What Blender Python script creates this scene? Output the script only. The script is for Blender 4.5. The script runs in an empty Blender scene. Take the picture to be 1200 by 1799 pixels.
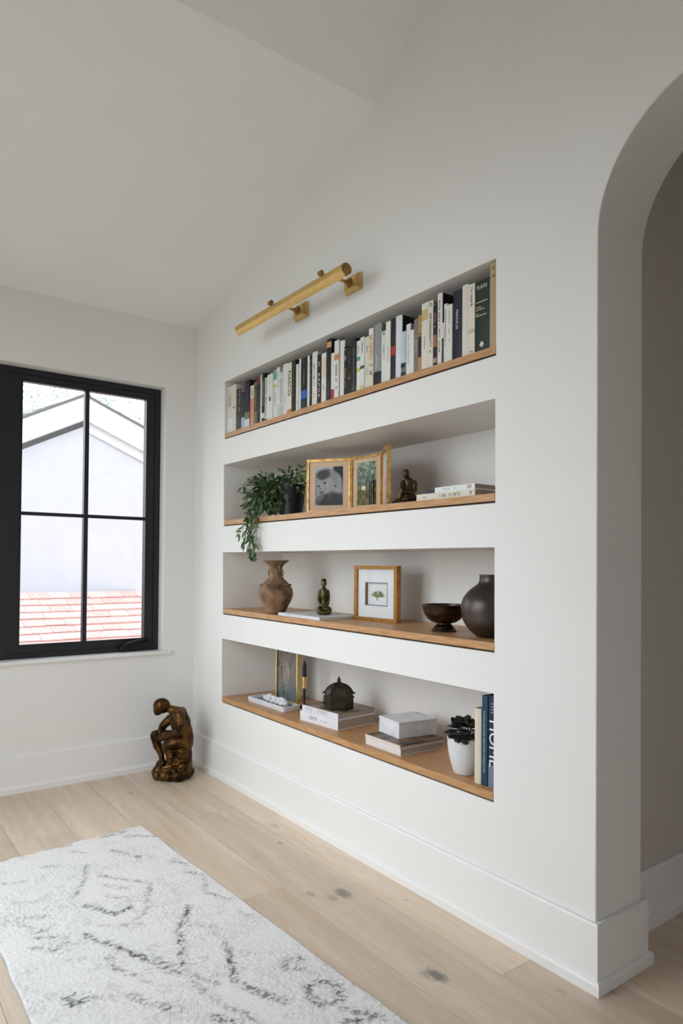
import bpy, bmesh, math, random
import numpy as np
from mathutils import Vector, Matrix

# ------------------------------------------------------------------ camera, world, lights, exposure
scene = bpy.context.scene
C = scene.collection
YAW, PITCH, ROLL = 0.6355, 0.0144, 0.0085
CAMPOS = Vector((-1.8922, -4.1912, 1.3))
cd = bpy.data.cameras.new('camera'); cam = bpy.data.objects.new('camera', cd); C.objects.link(cam)
scene.camera = cam
cd.sensor_fit = 'AUTO'; cd.sensor_width = 36.0; cd.lens = 1200.68 / 1799 * 36.0
cd.shift_x = 0.0; cd.shift_y = 74.1 / 1799
cd.clip_start = 0.05; cd.clip_end = 200
_f = Vector((math.sin(YAW) * math.cos(PITCH), math.cos(YAW) * math.cos(PITCH), math.sin(PITCH)))
_r = Vector((math.cos(YAW), -math.sin(YAW), 0)); _u = _r.cross(_f)
_r2 = _r * math.cos(ROLL) + _u * math.sin(ROLL); _u2 = -_r * math.sin(ROLL) + _u * math.cos(ROLL)
M = Matrix(((_r2.x, _u2.x, -_f.x, CAMPOS.x), (_r2.y, _u2.y, -_f.y, CAMPOS.y), (_r2.z, _u2.z, -_f.z, CAMPOS.z), (0, 0, 0, 1)))
cam.matrix_world = M

w = bpy.data.worlds.new('overcast_sky'); scene.world = w; w.use_nodes = True
_bg = w.node_tree.nodes['Background']
_bg.inputs['Color'].default_value = (0.89, 0.945, 1.0, 1); _bg.inputs['Strength'].default_value = 3.6

def area(name, loc, direction, sx, sy, power, color, spread=180):
    d = bpy.data.lights.new(name, 'AREA'); d.shape = 'RECTANGLE'; d.size = sx; d.size_y = sy
    d.energy = power; d.color = color; d.spread = math.radians(spread)
    o = bpy.data.objects.new(name, d); C.objects.link(o); o.location = loc
    o.rotation_euler = Vector(direction).to_track_quat('-Z', 'Y').to_euler()
    return o
# daylight coming through the patio doors of the left wall; the rear lamp is an added fill behind the camera
area('patio_daylight', (-2.75, -1.55, 1.95), (1, -0.08, -0.50), 1.8, 1.7, 13.5, (0.86, 0.93, 1.0), 105)
area('rear_fill', (-1.35, -6.75, 1.6), (0.12, 1, 0.0), 1.7, 1.7, 4.5, (0.97, 0.97, 1.0), 160)


scene.view_settings.view_transform = 'Standard'; scene.view_settings.look = 'None'
scene.view_settings.gamma = 1.0; scene.view_settings.use_curve_mapping = False
scene.view_settings.exposure = -0.25
scene.cycles.max_bounces = 10; scene.cycles.diffuse_bounces = 6; scene.cycles.glossy_bounces = 4
scene.cycles.sample_clamp_indirect = 6.0; scene.cycles.caustics_reflective = False; scene.cycles.caustics_refractive = False

# ------------------------------------------------------------------ materials
def lin(h):
    if isinstance(h, str):
        h = h.lstrip('#'); c = [int(h[i:i + 2], 16) / 255 for i in (0, 2, 4)]
        return tuple(x / 12.92 if x <= 0.04045 else ((x + 0.055) / 1.055) ** 2.4 for x in c)
    return tuple(h)
_mats = {}
def mat(name, col, rough=0.6, metal=0.0, noise=0.0, nscale=30.0, col2=None, bump=0.0, bscale=80.0, stretch=(1, 1, 1), detail=4.0, ior=1.45, rough2=None, obj_var=0.0, thresh=None):
    if name in _mats: return _mats[name]
    m = bpy.data.materials.new(name); m.use_nodes = True; nt = m.node_tree; N = nt.nodes; L = nt.links
    b = N['Principled BSDF']; c = lin(col)
    b.inputs['Base Color'].default_value = (*c, 1); b.inputs['Roughness'].default_value = rough
    b.inputs['Metallic'].default_value = metal; b.inputs['IOR'].default_value = ior
    tc = N.new('ShaderNodeTexCoord'); mp = N.new('ShaderNodeMapping'); mp.inputs['Scale'].default_value = stretch
    L.new(tc.outputs['Object'], mp.inputs['Vector'])
    c2 = lin(col2) if col2 is not None else tuple(x * (1 - noise) for x in c)
    n = N.new('ShaderNodeTexNoise'); n.inputs['Scale'].default_value = nscale; n.inputs['Detail'].default_value = detail
    L.new(mp.outputs['Vector'], n.inputs['Vector'])
    r = N.new('ShaderNodeValToRGB'); r.color_ramp.elements[0].color = (*c, 1); r.color_ramp.elements[1].color = (*c2, 1)
    lo, hi = thresh if thresh else (0.35, 0.68)
    r.color_ramp.elements[0].position = lo; r.color_ramp.elements[1].position = hi
    L.new(n.outputs['Fac'], r.inputs['Fac']); out = r.outputs['Color']
    if obj_var:
        oi = N.new('ShaderNodeObjectInfo'); hv = N.new('ShaderNodeHueSaturation'); mr = N.new('ShaderNodeMapRange')
        mr.inputs['To Min'].default_value = 1 - obj_var; mr.inputs['To Max'].default_value = 1 + obj_var
        L.new(oi.outputs['Random'], mr.inputs['Value']); L.new(mr.outputs['Result'], hv.inputs['Value'])
        L.new(out, hv.inputs['Color']); out = hv.outputs['Color']
    L.new(out, b.inputs['Base Color'])
    if rough2 is not None:
        mr2 = N.new('ShaderNodeMapRange'); mr2.inputs['To Min'].default_value = rough; mr2.inputs['To Max'].default_value = rough2
        L.new(n.outputs['Fac'], mr2.inputs['Value']); L.new(mr2.outputs['Result'], b.inputs['Roughness'])
    if bump:
        n2 = N.new('ShaderNodeTexNoise'); n2.inputs['Scale'].default_value = bscale; n2.inputs['Detail'].default_value = 3
        L.new(mp.outputs['Vector'], n2.inputs['Vector'])
        bp = N.new('ShaderNodeBump'); bp.inputs['Strength'].default_value = bump; bp.inputs['Distance'].default_value = 0.004
        L.new(n2.outputs['Fac'], bp.inputs['Height']); L.new(bp.outputs['Normal'], b.inputs['Normal'])
    _mats[name] = m
    return m
def paint(name, col, rough=0.75):
    return mat(name, col, rough, noise=0.02, nscale=2.5, bump=0.05, bscale=180)
def glass(name, rough=0.0, tint=(1, 1, 1), ior=1.45):
    # clear thin pane: mostly transparent with a fresnel reflection
    m = bpy.data.materials.new(name); m.use_nodes = True; nt = m.node_tree; N = nt.nodes; L = nt.links
    N.remove(N['Principled BSDF']); o = N['Material Output']
    t = N.new('ShaderNodeBsdfTransparent'); t.inputs['Color'].default_value = (*tint, 1)
    g = N.new('ShaderNodeBsdfGlossy'); g.inputs['Roughness'].default_value = rough
    fr = N.new('ShaderNodeFresnel'); fr.inputs['IOR'].default_value = ior
    mx = N.new('ShaderNodeMixShader'); ge = N.new('ShaderNodeNewGeometry'); iv = N.new('ShaderNodeMath'); iv.operation = 'SUBTRACT'; iv.inputs[0].default_value = 1.0; L.new(ge.outputs['Backfacing'], iv.inputs[1])
    ml = N.new('ShaderNodeMath'); ml.operation = 'MULTIPLY'; L.new(fr.outputs[0], ml.inputs[0]); L.new(iv.outputs[0], ml.inputs[1]); L.new(ml.outputs[0], mx.inputs[0]); L.new(t.outputs[0], mx.inputs[1]); L.new(g.outputs[0], mx.inputs[2])
    L.new(mx.outputs[0], o.inputs['Surface'])
    return m
def vcol_mat(name, rough=0.6, bump=0.0, attr='Col'):
    m = bpy.data.materials.new(name); m.use_nodes = True; N = m.node_tree.nodes; L = m.node_tree.links
    a = N.new('ShaderNodeAttribute'); a.attribute_name = attr
    L.new(a.outputs['Color'], N['Principled BSDF'].inputs['Base Color']); N['Principled BSDF'].inputs['Roughness'].default_value = rough
    return m

WALL = paint('warm_white_wall_paint', (0.80, 0.79, 0.765), 0.7)
CEIL = paint('ceiling_paint', (0.88, 0.865, 0.84), 0.8)
TRIM = paint('white_trim_paint', (0.82, 0.815, 0.80), 0.38)
BLACKFRAME = mat('black_window_frame', (0.012, 0.013, 0.016), 0.38, noise=0.1, nscale=5)
OAK = mat('oak_shelf_wood', '#c69a6c', 0.32, nscale=14, col2='#a97a4d', stretch=(14, 0.9, 14), detail=8, bump=0.10, bscale=30, rough2=0.5)
SHADOWGAP = mat('dark_shim', '#2c1c12', 0.8)
PANE = glass('window_glass'); FRAMEGLASS = glass('picture_glass', ior=1.22)

# ------------------------------------------------------------------ mesh helpers
def new_obj(name, me, material=None, parent=None, loc=None, smooth=False):
    o = bpy.data.objects.new(name, me); C.objects.link(o)
    if material is not None: me.materials.clear(); me.materials.append(material)
    if parent is not None: o.parent = parent
    if loc is not None: o.location = loc
    if smooth:
        me.polygons.foreach_set('use_smooth', [True] * len(me.polygons))
    return o
def obj(name, bm, material=None, parent=None, loc=None, smooth=False, bevel=0.0, seg=2, angle=40):
    if bevel:
        es = [e for e in bm.edges if len(e.link_faces) == 2 and e.calc_face_angle(0) > math.radians(angle)]
        if es: bmesh.ops.bevel(bm, geom=es, offset=bevel, segments=seg, profile=0.6, affect='EDGES', clamp_overlap=True)
    bmesh.ops.recalc_face_normals(bm, faces=bm.faces)
    me = bpy.data.meshes.new(name); bm.to_mesh(me); bm.free()
    if smooth == 'auto':
        me.polygons.foreach_set('use_smooth', [True] * len(me.polygons)); me.set_sharp_from_angle(angle=math.radians(38)); smooth = False
    return new_obj(name, me, material, parent, loc, smooth)
def tag(o, label=None, cat=None, group=None, kind=None):
    if label: o['label'] = label
    if cat: o['category'] = cat
    if group: o['group'] = group
    if kind: o['kind'] = kind
    return o
def thing(name, label, cat, loc=(0, 0, 0), rz=0.0, group=None, kind=None):
    o = bpy.data.objects.new(name, None); C.objects.link(o); o.location = loc; o.rotation_euler = (0, 0, rz); o.empty_display_size = 0.05
    return tag(o, label, cat, group, kind)
def BM(): return bmesh.new()
def box(bm, x0, x1, y0, y1, z0, z1, mtx=None):
    vs = [bm.verts.new((x, y, z)) for x in (x0, x1) for y in (y0, y1) for z in (z0, z1)]
    if mtx is not None:
        for v in vs: v.co = mtx @ v.co
    for f in ((0, 1, 3, 2), (4, 6, 7, 5), (0, 4, 5, 1), (2, 3, 7, 6), (0, 2, 6, 4), (1, 5, 7, 3)):
        bm.faces.new([vs[i] for i in f])
    return vs
def prism(bm, pts, a0, a1, axis='y'):
    """extrude closed 2D polygon; axis y: pts are (x,z); axis x: pts are (y,z); axis z: pts are (x,y)"""
    def P(p, a):
        return {'y': (p[0], a, p[1]), 'x': (a, p[0], p[1]), 'z': (p[0], p[1], a)}[axis]
    A = [bm.verts.new(P(p, a0)) for p in pts]; B = [bm.verts.new(P(p, a1)) for p in pts]
    n = len(pts)
    bm.faces.new(A); bm.faces.new(B[::-1])
    for i in range(n): bm.faces.new((A[i], B[i], B[(i + 1) % n], A[(i + 1) % n]))
def lathe(bm, prof, seg=48, cx=0, cy=0, cz=0, capb=True, capt=False, wob=None):
    rings = []
    for r, z in prof:
        ring = []
        for i in range(seg):
            a = 2 * math.pi * i / seg; rr = r * (1 + (wob(a, z) if wob else 0))
            ring.append(bm.verts.new((cx + rr * math.cos(a), cy + rr * math.sin(a), cz + z)))
        rings.append(ring)
    for k in range(len(rings) - 1):
        for i in range(seg):
            j = (i + 1) % seg
            bm.faces.new((rings[k][i], rings[k][j], rings[k + 1][j], rings[k + 1][i]))
    if capb: bm.faces.new(rings[0][::-1])
    if capt: bm.faces.new(rings[-1])
def tube(bm, p0, p1, r0, r1=None, seg=12, cap=True):
    r1 = r0 if r1 is None else r1
    p0 = Vector(p0); p1 = Vector(p1); d = (p1 - p0)
    if d.length < 1e-7: return
    q = d.to_track_quat('Z', 'Y')
    A = [bm.verts.new(p0 + q @ Vector((r0 * math.cos(2 * math.pi * i / seg), r0 * math.sin(2 * math.pi * i / seg), 0))) for i in range(seg)]
    B = [bm.verts.new(p1 + q @ Vector((r1 * math.cos(2 * math.pi * i / seg), r1 * math.sin(2 * math.pi * i / seg), 0))) for i in range(seg)]
    for i in range(seg): bm.faces.new((A[i], A[(i + 1) % seg], B[(i + 1) % seg], B[i]))
    if cap: bm.faces.new(A[::-1]); bm.faces.new(B)
def ball(bm, c, r, seg=14, rings=9, mtx=None):
    rr = r if hasattr(r, '__len__') else (r, r, r)
    m = Matrix.Translation(Vector(c)) @ (mtx if mtx is not None else Matrix.Identity(4)) @ Matrix.Diagonal((*rr, 1))
    bmesh.ops.create_uvsphere(bm, u_segments=seg, v_segments=rings, radius=1.0, matrix=m)
def capsule(bm, p0, p1, r0, r1):
    tube(bm, p0, p1, r0, r1, 14); ball(bm, p0, r0); ball(bm, p1, r1)
def chain(bm, pts):
    for (a, ra), (b, rb) in zip(pts[:-1], pts[1:]): capsule(bm, a, b, ra, rb)
def polytube(bm, pts, rads, seg=8, closed=False):
    """tube through points with shared rings"""
    pts = [Vector(p) for p in pts]; n = len(pts); rings = []
    up = Vector((0.12, 0.21, 0.97)).normalized()
    for i, p in enumerate(pts):
        if closed: t = pts[(i + 1) % n] - pts[i - 1]
        else: t = pts[min(i + 1, n - 1)] - pts[max(i - 1, 0)]
        t.normalize(); s = t.cross(up)
        if s.length < 1e-4: s = t.cross(Vector((1, 0, 0)))
        s.normalize(); v = s.cross(t); r = rads[i] if hasattr(rads, '__len__') else rads
        rings.append([bm.verts.new(p + (s * math.cos(2 * math.pi * k / seg) + v * math.sin(2 * math.pi * k / seg)) * r) for k in range(seg)])
    m = n if closed else n - 1
    for i in range(m):
        A = rings[i]; B = rings[(i + 1) % n]
        for k in range(seg): bm.faces.new((A[k], A[(k + 1) % seg], B[(k + 1) % seg], B[k]))
    if not closed: bm.faces.new(rings[0][::-1]); bm.faces.new(rings[-1])
def evaluated_mesh(o, name):
    dg = bpy.context.evaluated_depsgraph_get(); dg.update()
    me = bpy.data.meshes.new_from_object(o.evaluated_get(dg)); me.name = name
    return me
def sculpt(name, bm, voxel, material, parent, smooth_it=3, loc=None, rough=None):
    me = bpy.data.meshes.new('tmp'); bm.to_mesh(me); bm.free()
    o = bpy.data.objects.new('tmp', me); C.objects.link(o)
    r = o.modifiers.new('r', 'REMESH'); r.mode = 'VOXEL'; r.voxel_size = voxel; r.use_smooth_shade = True
    s = o.modifiers.new('s', 'SMOOTH'); s.iterations = smooth_it; s.factor = 0.5
    if rough:
        t = bpy.data.textures.new('rough', 'CLOUDS'); t.noise_scale = rough[1]
        d = o.modifiers.new('d', 'DISPLACE'); d.texture = t; d.strength = rough[0]; d.mid_level = 0.5; d.texture_coords = 'LOCAL'
    me2 = evaluated_mesh(o, name); bpy.data.objects.remove(o)
    return new_obj(name, me2, material, parent, loc, True)
def text_mesh(body, size, extrude=0.0003, spacing=1.0):
    cu = bpy.data.curves.new('t', 'FONT'); cu.body = body; cu.size = size; cu.extrude = extrude; cu.space_character = spacing
    cu.align_x = 'CENTER'; cu.align_y = 'CENTER'; cu.resolution_u = 3
    o = bpy.data.objects.new('t', cu); C.objects.link(o)
    me = evaluated_mesh(o, 'lettering'); bpy.data.objects.remove(o); return me
def put_text(body, origin, U, V, size, material, parent, name='lettering', sx=1.0, spacing=1.0, extrude=0.0003):
    me = text_mesh(body, size, extrude, spacing)
    U = Vector(U).normalized(); V = Vector(V).normalized(); W = U.cross(V)
    m = Matrix(((U.x * sx, V.x, W.x, origin[0]), (U.y * sx, V.y, W.y, origin[1]), (U.z * sx, V.z, W.z, origin[2]), (0, 0, 0, 1)))
    me.transform(m)
    return new_obj(name, me, material, parent)
def struct(name, bm, material, label, cat, bevel=0.0, parent=None, seg=2, smooth=False):
    o = obj(name, bm, material, parent, bevel=bevel, seg=seg, smooth=smooth)
    if parent is None: tag(o, label, cat, kind='structure')
    return o

# ------------------------------------------------------------------ room shell
YL, YR = -0.4149, -2.5482
NICHES = [(2.0554, 2.4069), (1.5242, 1.8989), (0.9876, 1.365), (0.4546, 0.8419)]
ND = 0.417; YA = -2.958; YH = -2.842; TH = 0.252; WX = -2.4; YF = -6.5
BH, BD, SH, SD = 0.207, 0.0175, 0.041, 0.0304
# right (shelf) wall
bm = BM()
ys = sorted([0.0, YL, YR, YH], reverse=True); zs = [0.0] + sorted([z for n in NICHES for z in n]) + [5.0]
def quad(bm, *p):
    return bm.faces.new([bm.verts.new(q) for q in p])
for i in range(len(ys) - 1):
    for j in range(len(zs) - 1):
        y0, y1, z0, z1 = ys[i], ys[i + 1], zs[j], zs[j + 1]
        if y0 == YL and any(abs(z0 - a) < 1e-6 for a, b in NICHES): continue
        quad(bm, (0, y0, z0), (0, y1, z0), (0, y1, z1), (0, y0, z1))
for a, b in NICHES:
    for q in ([(0, YL, a), (0, YR, a), (ND, YR, a), (ND, YL, a)], [(0, YL, b), (0, YR, b), (ND, YR, b), (ND, YL, b)],
              [(0, YL, a), (0, YL, b), (ND, YL, b), (ND, YL, a)], [(0, YR, a), (0, YR, b), (ND, YR, b), (ND, YR, a)],
              [(ND, YL, a), (ND, YR, a), (ND, YR, b), (ND, YL, b)]):
        quad(bm, *q)
bmesh.ops.remove_doubles(bm, verts=bm.verts, dist=1e-5)
# bullnose the niche mouths
es = [e for e in bm.edges if all(abs(v.co.x) < 1e-6 for v in e.verts) and len(e.link_faces) == 2 and e.calc_face_angle(0) > 1]
bmesh.ops.bevel(bm, geom=es, offset=0.004, segments=3, profile=0.5, affect='EDGES', clamp_overlap=True)
# outer back of the thick part
box(bm, ND + 0.02, ND + 0.06, YH + 0.02, 0.0, 0, 5)
# arch part
R = 0.38; ZT = 2.711; ZS = ZT - R; YE = -4.75
arch = [(YA, ZS)] + [(YA - R + R * math.cos(t), ZS + R * math.sin(t)) for t in [math.pi / 2 * k / 56 for k in range(1, 57)]]
arch2 = [(YE + R - R * math.cos(t), ZS + R * math.sin(t)) for t in [math.pi / 2 * k / 56 for k in range(56, 0, -1)]] + [(YE, ZS)]
full = arch + arch2
for x in (0.0, TH):
    yy0 = YH
    quad(bm, (x, yy0, 0), (x, YA, 0), (x, YA, ZS), (x, yy0, ZS))
    quad(bm, (x, yy0, ZS), (x, YA, ZS), (x, YA, 5), (x, yy0, 5))
    for p, q in zip(full[:-1], full[1:]):
        if abs(p[0] - q[0]) < 1e-6: continue
        quad(bm, (x, p[0], p[1]), (x, q[0], q[1]), (x, q[0], 5), (x, p[0], 5))
    quad(bm, (x, YE, 0), (x, YF, 0), (x, YF, ZS), (x, YE, ZS)); quad(bm, (x, YE, ZS), (x, YF, ZS), (x, YF, 5), (x, YE, 5))
path = [(YA, 0.0)] + full + [(YE, 0.0)]
for p, q in zip(path[:-1], path[1:]):
    quad(bm, (0, p[0], p[1]), (TH, p[0], p[1]), (TH, q[0], q[1]), (0, q[0], q[1]))
bmesh.ops.remove_doubles(bm, verts=bm.verts, dist=1e-5)
es = [e for e in bm.edges if all(abs(v.co.x) < 1e-6 for v in e.verts) and abs(e.verts[0].co.x - e.verts[1].co.x) < 1e-6 and len(e.link_faces) == 2
      and e.calc_face_angle(0) > 1 and all(v.co.y < YH - 0.01 for v in e.verts)]
bmesh.ops.bevel(bm, geom=es, offset=0.004, segments=3, profile=0.5, affect='EDGES', clamp_overlap=True)
me = bpy.data.meshes.new('wall_right'); 
bmesh.ops.recalc_face_normals(bm, faces=bm.faces); bm.to_mesh(me); bm.free()
tag(new_obj('wall_right', me, WALL), 'white plaster wall with four recessed niches and an arched opening', 'wall', kind='structure')

# back wall with the window opening
WXR, WXL, WZ0, WZ1 = -0.2097, -2.10, 0.7297, 2.4236
bm = BM(); T = 0.20
for x0, x1, z0, z1 in ((WXR, 0.02, 0, 3.0), (WX - .15, WXL, 0, 3.0), (WXL, WXR, 0, WZ0), (WXL, WXR, WZ1, 3.0)):
    box(bm, x0, x1, 0.0, T, z0, z1)
bmesh.ops.remove_doubles(bm, verts=bm.verts, dist=1e-5)
bad = [f for f in bm.faces if abs(f.normal.x) > .9 and False]
struct('wall_back', bm, WALL, 'white end wall around the black framed window', 'wall')
# left wall with a wide patio opening, rear wall with an opening added for fill light
bm = BM(); PY0, PY1, PZ1 = -0.7, -2.6, 2.75
for y0, y1, z0, z1 in ((PY0, 0.2, 0, 5.0), (YF, PY1, 0, 5.0), (PY1, PY0, PZ1, 5.0)):
    box(bm, WX - 0.15, WX, y0, y1, z0, z1)
struct('wall_left', bm, WALL, 'white wall with the wide patio door opening, left of the rug', 'wall')
bm = BM()
for x0, x1, z0, z1 in ((WX - .15, -2.2, 0, 5), (-0.9, 2.75, 0, 5), (-2.2, -0.9, 0, 0.7), (-2.2, -0.9, 2.2, 5)):
    box(bm, x0, x1, YF - 0.15, YF, z0, z1)
struct('wall_front', bm, WALL, 'white wall behind the viewpoint with an opening added for fill light', 'wall')
# hall beyond the arch
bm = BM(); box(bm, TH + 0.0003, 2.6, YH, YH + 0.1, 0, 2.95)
HALLP = paint('shade_toned_hall_paint', (0.60, 0.555, 0.52), 0.7)  # wall paint darkened, the dimness of the hall is put into the colour
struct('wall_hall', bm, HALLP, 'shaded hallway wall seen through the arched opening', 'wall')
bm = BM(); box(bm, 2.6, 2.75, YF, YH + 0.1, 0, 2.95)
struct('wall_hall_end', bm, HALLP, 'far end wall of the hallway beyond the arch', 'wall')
bm = BM(); box(bm, TH, 2.75, YF, YH + 0.1, 2.95, 3.05)
struct('ceiling_hall', bm, CEIL, 'flat hallway ceiling beyond the arch', 'ceiling')
# vaulted ceiling
bm = BM()
prof = [(0.2, 2.843 - 0.2 * 0.263), (-1.861, 3.333), (-3.15, 4.394), (-4.6, 4.394), (YF, 3.4)]
up = [(y, z + 0.12) for y, z in prof]
prism(bm, prof + up[::-1], WX - 0.1, 0.03, 'x')
struct('ceiling', bm, CEIL, 'vaulted white ceiling rising in two slopes from the window wall', 'ceiling')

# floor: sub floor plus individual planks
def floor_material():
    m = bpy.data.materials.new('pale_oak_plank'); m.use_nodes = True; nt = m.node_tree; N = nt.nodes; L = nt.links
    b = N['Principled BSDF']
    geo = N.new('ShaderNodeNewGeometry'); oi = N.new('ShaderNodeObjectInfo')
    add = N.new('ShaderNodeVectorMath'); add.operation = 'ADD'
    cmb = N.new('ShaderNodeCombineXYZ'); mul = N.new('ShaderNodeMath'); mul.operation = 'MULTIPLY'; mul.inputs[1].default_value = 37.0
    L.new(oi.outputs['Random'], mul.inputs[0]); L.new(mul.outputs[0], cmb.inputs[0]); L.new(mul.outputs[0], cmb.inputs[1])
    L.new(geo.outputs['Position'], add.inputs[0]); L.new(cmb.outputs[0], add.inputs[1])
    mp = N.new('ShaderNodeMapping'); mp.inputs['Scale'].default_value = (9, 0.7, 9); L.new(add.outputs[0], mp.inputs[0])
    n1 = N.new('ShaderNodeTexNoise'); n1.inputs['Scale'].default_value = 1.6; n1.inputs['Detail'].default_value = 6; n1.inputs['Distortion'].default_value = 0.8
    L.new(mp.outputs[0], n1.inputs[0])
    mp2 = N.new('ShaderNodeMapping'); mp2.inputs['Scale'].default_value = (120, 5, 120); L.new(add.outputs[0], mp2.inputs[0])
    n2 = N.new('ShaderNodeTexNoise'); n2.inputs['Scale'].default_value = 2.0; n2.inputs['Detail'].default_value = 5; L.new(mp2.outputs[0], n2.inputs[0])
    r = N.new('ShaderNodeValToRGB'); e = r.color_ramp.elements
    e[0].position = 0.3; e[0].color = (*lin('#e6d5c2'), 1); e[1].position = 0.75; e[1].color = (*lin('#d2bba2'), 1)
    L.new(n1.outputs[0], r.inputs[0])
    r2 = N.new('ShaderNodeValToRGB'); e = r2.color_ramp.elements
    e[0].position = 0.35; e[0].color = (0.86, 0.85, 0.83, 1); e[1].position = 0.7; e[1].color = (1, 1, 1, 1); L.new(n2.outputs[0], r2.inputs[0])
    mx = N.new('ShaderNodeMixRGB'); mx.blend_type = 'MULTIPLY'; mx.inputs[0].default_value = 1
    L.new(r.outputs[0], mx.inputs[1]); L.new(r2.outputs[0], mx.inputs[2])
    hv = N.new('ShaderNodeHueSaturation'); mr = N.new('ShaderNodeMapRange'); mr.inputs['To Min'].default_value = 0.86; mr.inputs['To Max'].default_value = 1.10
    L.new(oi.outputs['Random'], mr.inputs['Value']); L.new(mr.outputs['Result'], hv.inputs['Value']); L.new(mx.outputs[0], hv.inputs['Color'])
    out = hv.outputs[0]
    # grey knots in the oak
    knots = [(-0.265, -2.012, .030, .8), (-0.373, -1.947, .016, .5), (-0.32, -2.02, .020, .4), (-0.215, -1.454, .011, .6), (-0.127, -1.262, .018, .35),
             (-0.345, -2.62, .026, .9), (-0.365, -2.60, .02, .5), (-0.541, -0.388, .012, .5), (-0.10, -2.2, .006, .5), (-0.30, -1.05, .010, .25),
             (-0.09, -2.9, .01, .3), (0.03, -3.0, .012, .3)]
    wob = N.new('ShaderNodeTexNoise'); wob.inputs['Scale'].default_value = 45; L.new(geo.outputs['Position'], wob.inputs[0])
    acc = None
    for kx, ky, kr, ks in knots:
        sub = N.new('ShaderNodeVectorMath'); sub.operation = 'SUBTRACT'; sub.inputs[1].default_value = (kx, ky, 0); L.new(geo.outputs['Position'], sub.inputs[0])
        sc = N.new('ShaderNodeVectorMath'); sc.operation = 'MULTIPLY'; sc.inputs[1].default_value = (1.25, 0.7, 1); L.new(sub.outputs[0], sc.inputs[0])
        ln = N.new('ShaderNodeVectorMath'); ln.operation = 'LENGTH'; L.new(sc.outputs[0], ln.inputs[0])
        ad = N.new('ShaderNodeMath'); ad.operation = 'MULTIPLY_ADD'; ad.inputs[1].default_value = kr * 1.2; L.new(wob.outputs[0], ad.inputs[0]); L.new(ln.outputs['Value'], ad.inputs[2])
        m1 = N.new('ShaderNodeMapRange'); m1.interpolation_type = 'SMOOTHSTEP'; m1.inputs['From Min'].default_value = kr * 1.0; m1.inputs['From Max'].default_value = kr * 2.3
        m1.inputs['To Min'].default_value = ks; m1.inputs['To Max'].default_value = 0; L.new(ad.outputs[0], m1.inputs['Value'])
        if acc is None: acc = m1.outputs['Result']
        else:
            mm = N.new('ShaderNodeMath'); mm.operation = 'MAXIMUM'; L.new(acc, mm.inputs[0]); L.new(m1.outputs['Result'], mm.inputs[1]); acc = mm.outputs[0]
    mk = N.new('ShaderNodeMixRGB'); mk.inputs[2].default_value = (*lin('#6d675f'), 1); L.new(acc, mk.inputs[0]); L.new(out, mk.inputs[1])
    L.new(mk.outputs[0], b.inputs['Base Color']); b.inputs['Roughness'].default_value = 0.36; b.inputs['Specular IOR Level'].default_value = 0.4
    bp = N.new('ShaderNodeBump'); bp.inputs['Strength'].default_value = 0.12; bp.inputs['Distance'].default_value = 0.002
    L.new(n2.outputs[0], bp.inputs['Height']); L.new(bp.outputs[0], b.inputs['Normal'])
    return m
PLANK = floor_material()
bm = BM(); box(bm, WX - 0.15, 2.75, YF - 0.15, 0.2, -0.10, -0.014)
floor = struct('floor', bm, mat('sub_floor', '#4a3a2c', 0.9), 'wide pale oak plank floor under the rug', 'floor')
rnd = random.Random(4)
PW = 0.263; k0 = -11
joints = {-1: [-0.9, -2.74, -4.7], -2: [-0.55, -3.2, -5.1], -3: [-1.835, -3.9, -5.6], 0: [-3.4, -5.2], -4: [-0.75, -2.6, -4.4]}
for k in range(-11, 10):
    xa = -0.172 + (k + 1) * PW; xb = xa - PW  # row between xb and xa ; k=-1 touches x=-0.172
    xa, xb = xa + 0.0, xb
    xa, xb = (xb, xa)
    row = k
    js = joints.get(row, sorted([rnd.uniform(-6, 0) for _ in range(2)], reverse=True))
    # row index: row -1 lies between x=-0.435 and -0.172, row 0 between -0.172 and 0.091
    if row == 0: js = [-2.74, -4.9]
    elif row == -1: js = [-0.93, -4.4]
    elif row == -2: js = [-1.835, -3.9]
    ys_ = [0.2] + js + [YF]
    if xb > 0.3: ys_ = [y for y in ys_ if y < -2.9]; ys_ = [-2.80] + ys_
    for ya, yb in zip(ys_[:-1], ys_[1:]):
        if ya - yb < 0.05: continue
        a, b_ = max(xa, WX - 0.15) + 0.0007, min(xb, 2.75) - 0.0007
        if b_ - a < 0.02: continue
        bm = BM(); box(bm, a, b_, yb + 0.0007, ya - 0.0007, -0.014, 0.0)
        obj('plank', bm, PLANK, floor, bevel=0.0012, seg=1)

# baseboards with shoe moulding
def base_prof(): return [(0, 0), (BD, 0), (BD, BH - 0.006), (BD - 0.004, BH), (0, BH)]
def shoe_prof(): return [(BD, 0), (SD, 0), (SD, SH - 0.012), (SD - 0.004, SH - 0.004), (BD, SH)]
def wall_strip(name, label, kind, a, b, at):
    """kind 'x-': on plane x=at facing -x, running along y from a to b ; 'y-' : plane y=at facing -y, along x"""
    def mk(pf):
        bm = BM()
        if kind == 'x-': prism(bm, [(at - d, z) for d, z in pf], a, b, 'y')
        elif kind == 'x+': prism(bm, [(at + d, z) for d, z in pf], a, b, 'y')
        else: prism(bm, [(at - d, z) for d, z in pf], a, b, 'x')
        return bm
    o = struct(name, mk(base_prof()), TRIM, label, 'baseboard')
    obj('shoe_moulding', mk(shoe_prof()), TRIM, o)
    return o
wall_strip('baseboard_back', 'tall white baseboard under the window', 'y-', WX, 0.0, 0.0)
wall_strip('baseboard_hall', 'shaded baseboard of the hallway beyond the arch', 'y-', TH, 2.6, YH)
wall_strip('baseboard_left', 'white baseboard on the left wall', 'x+', YF, PY1, WX)
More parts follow.
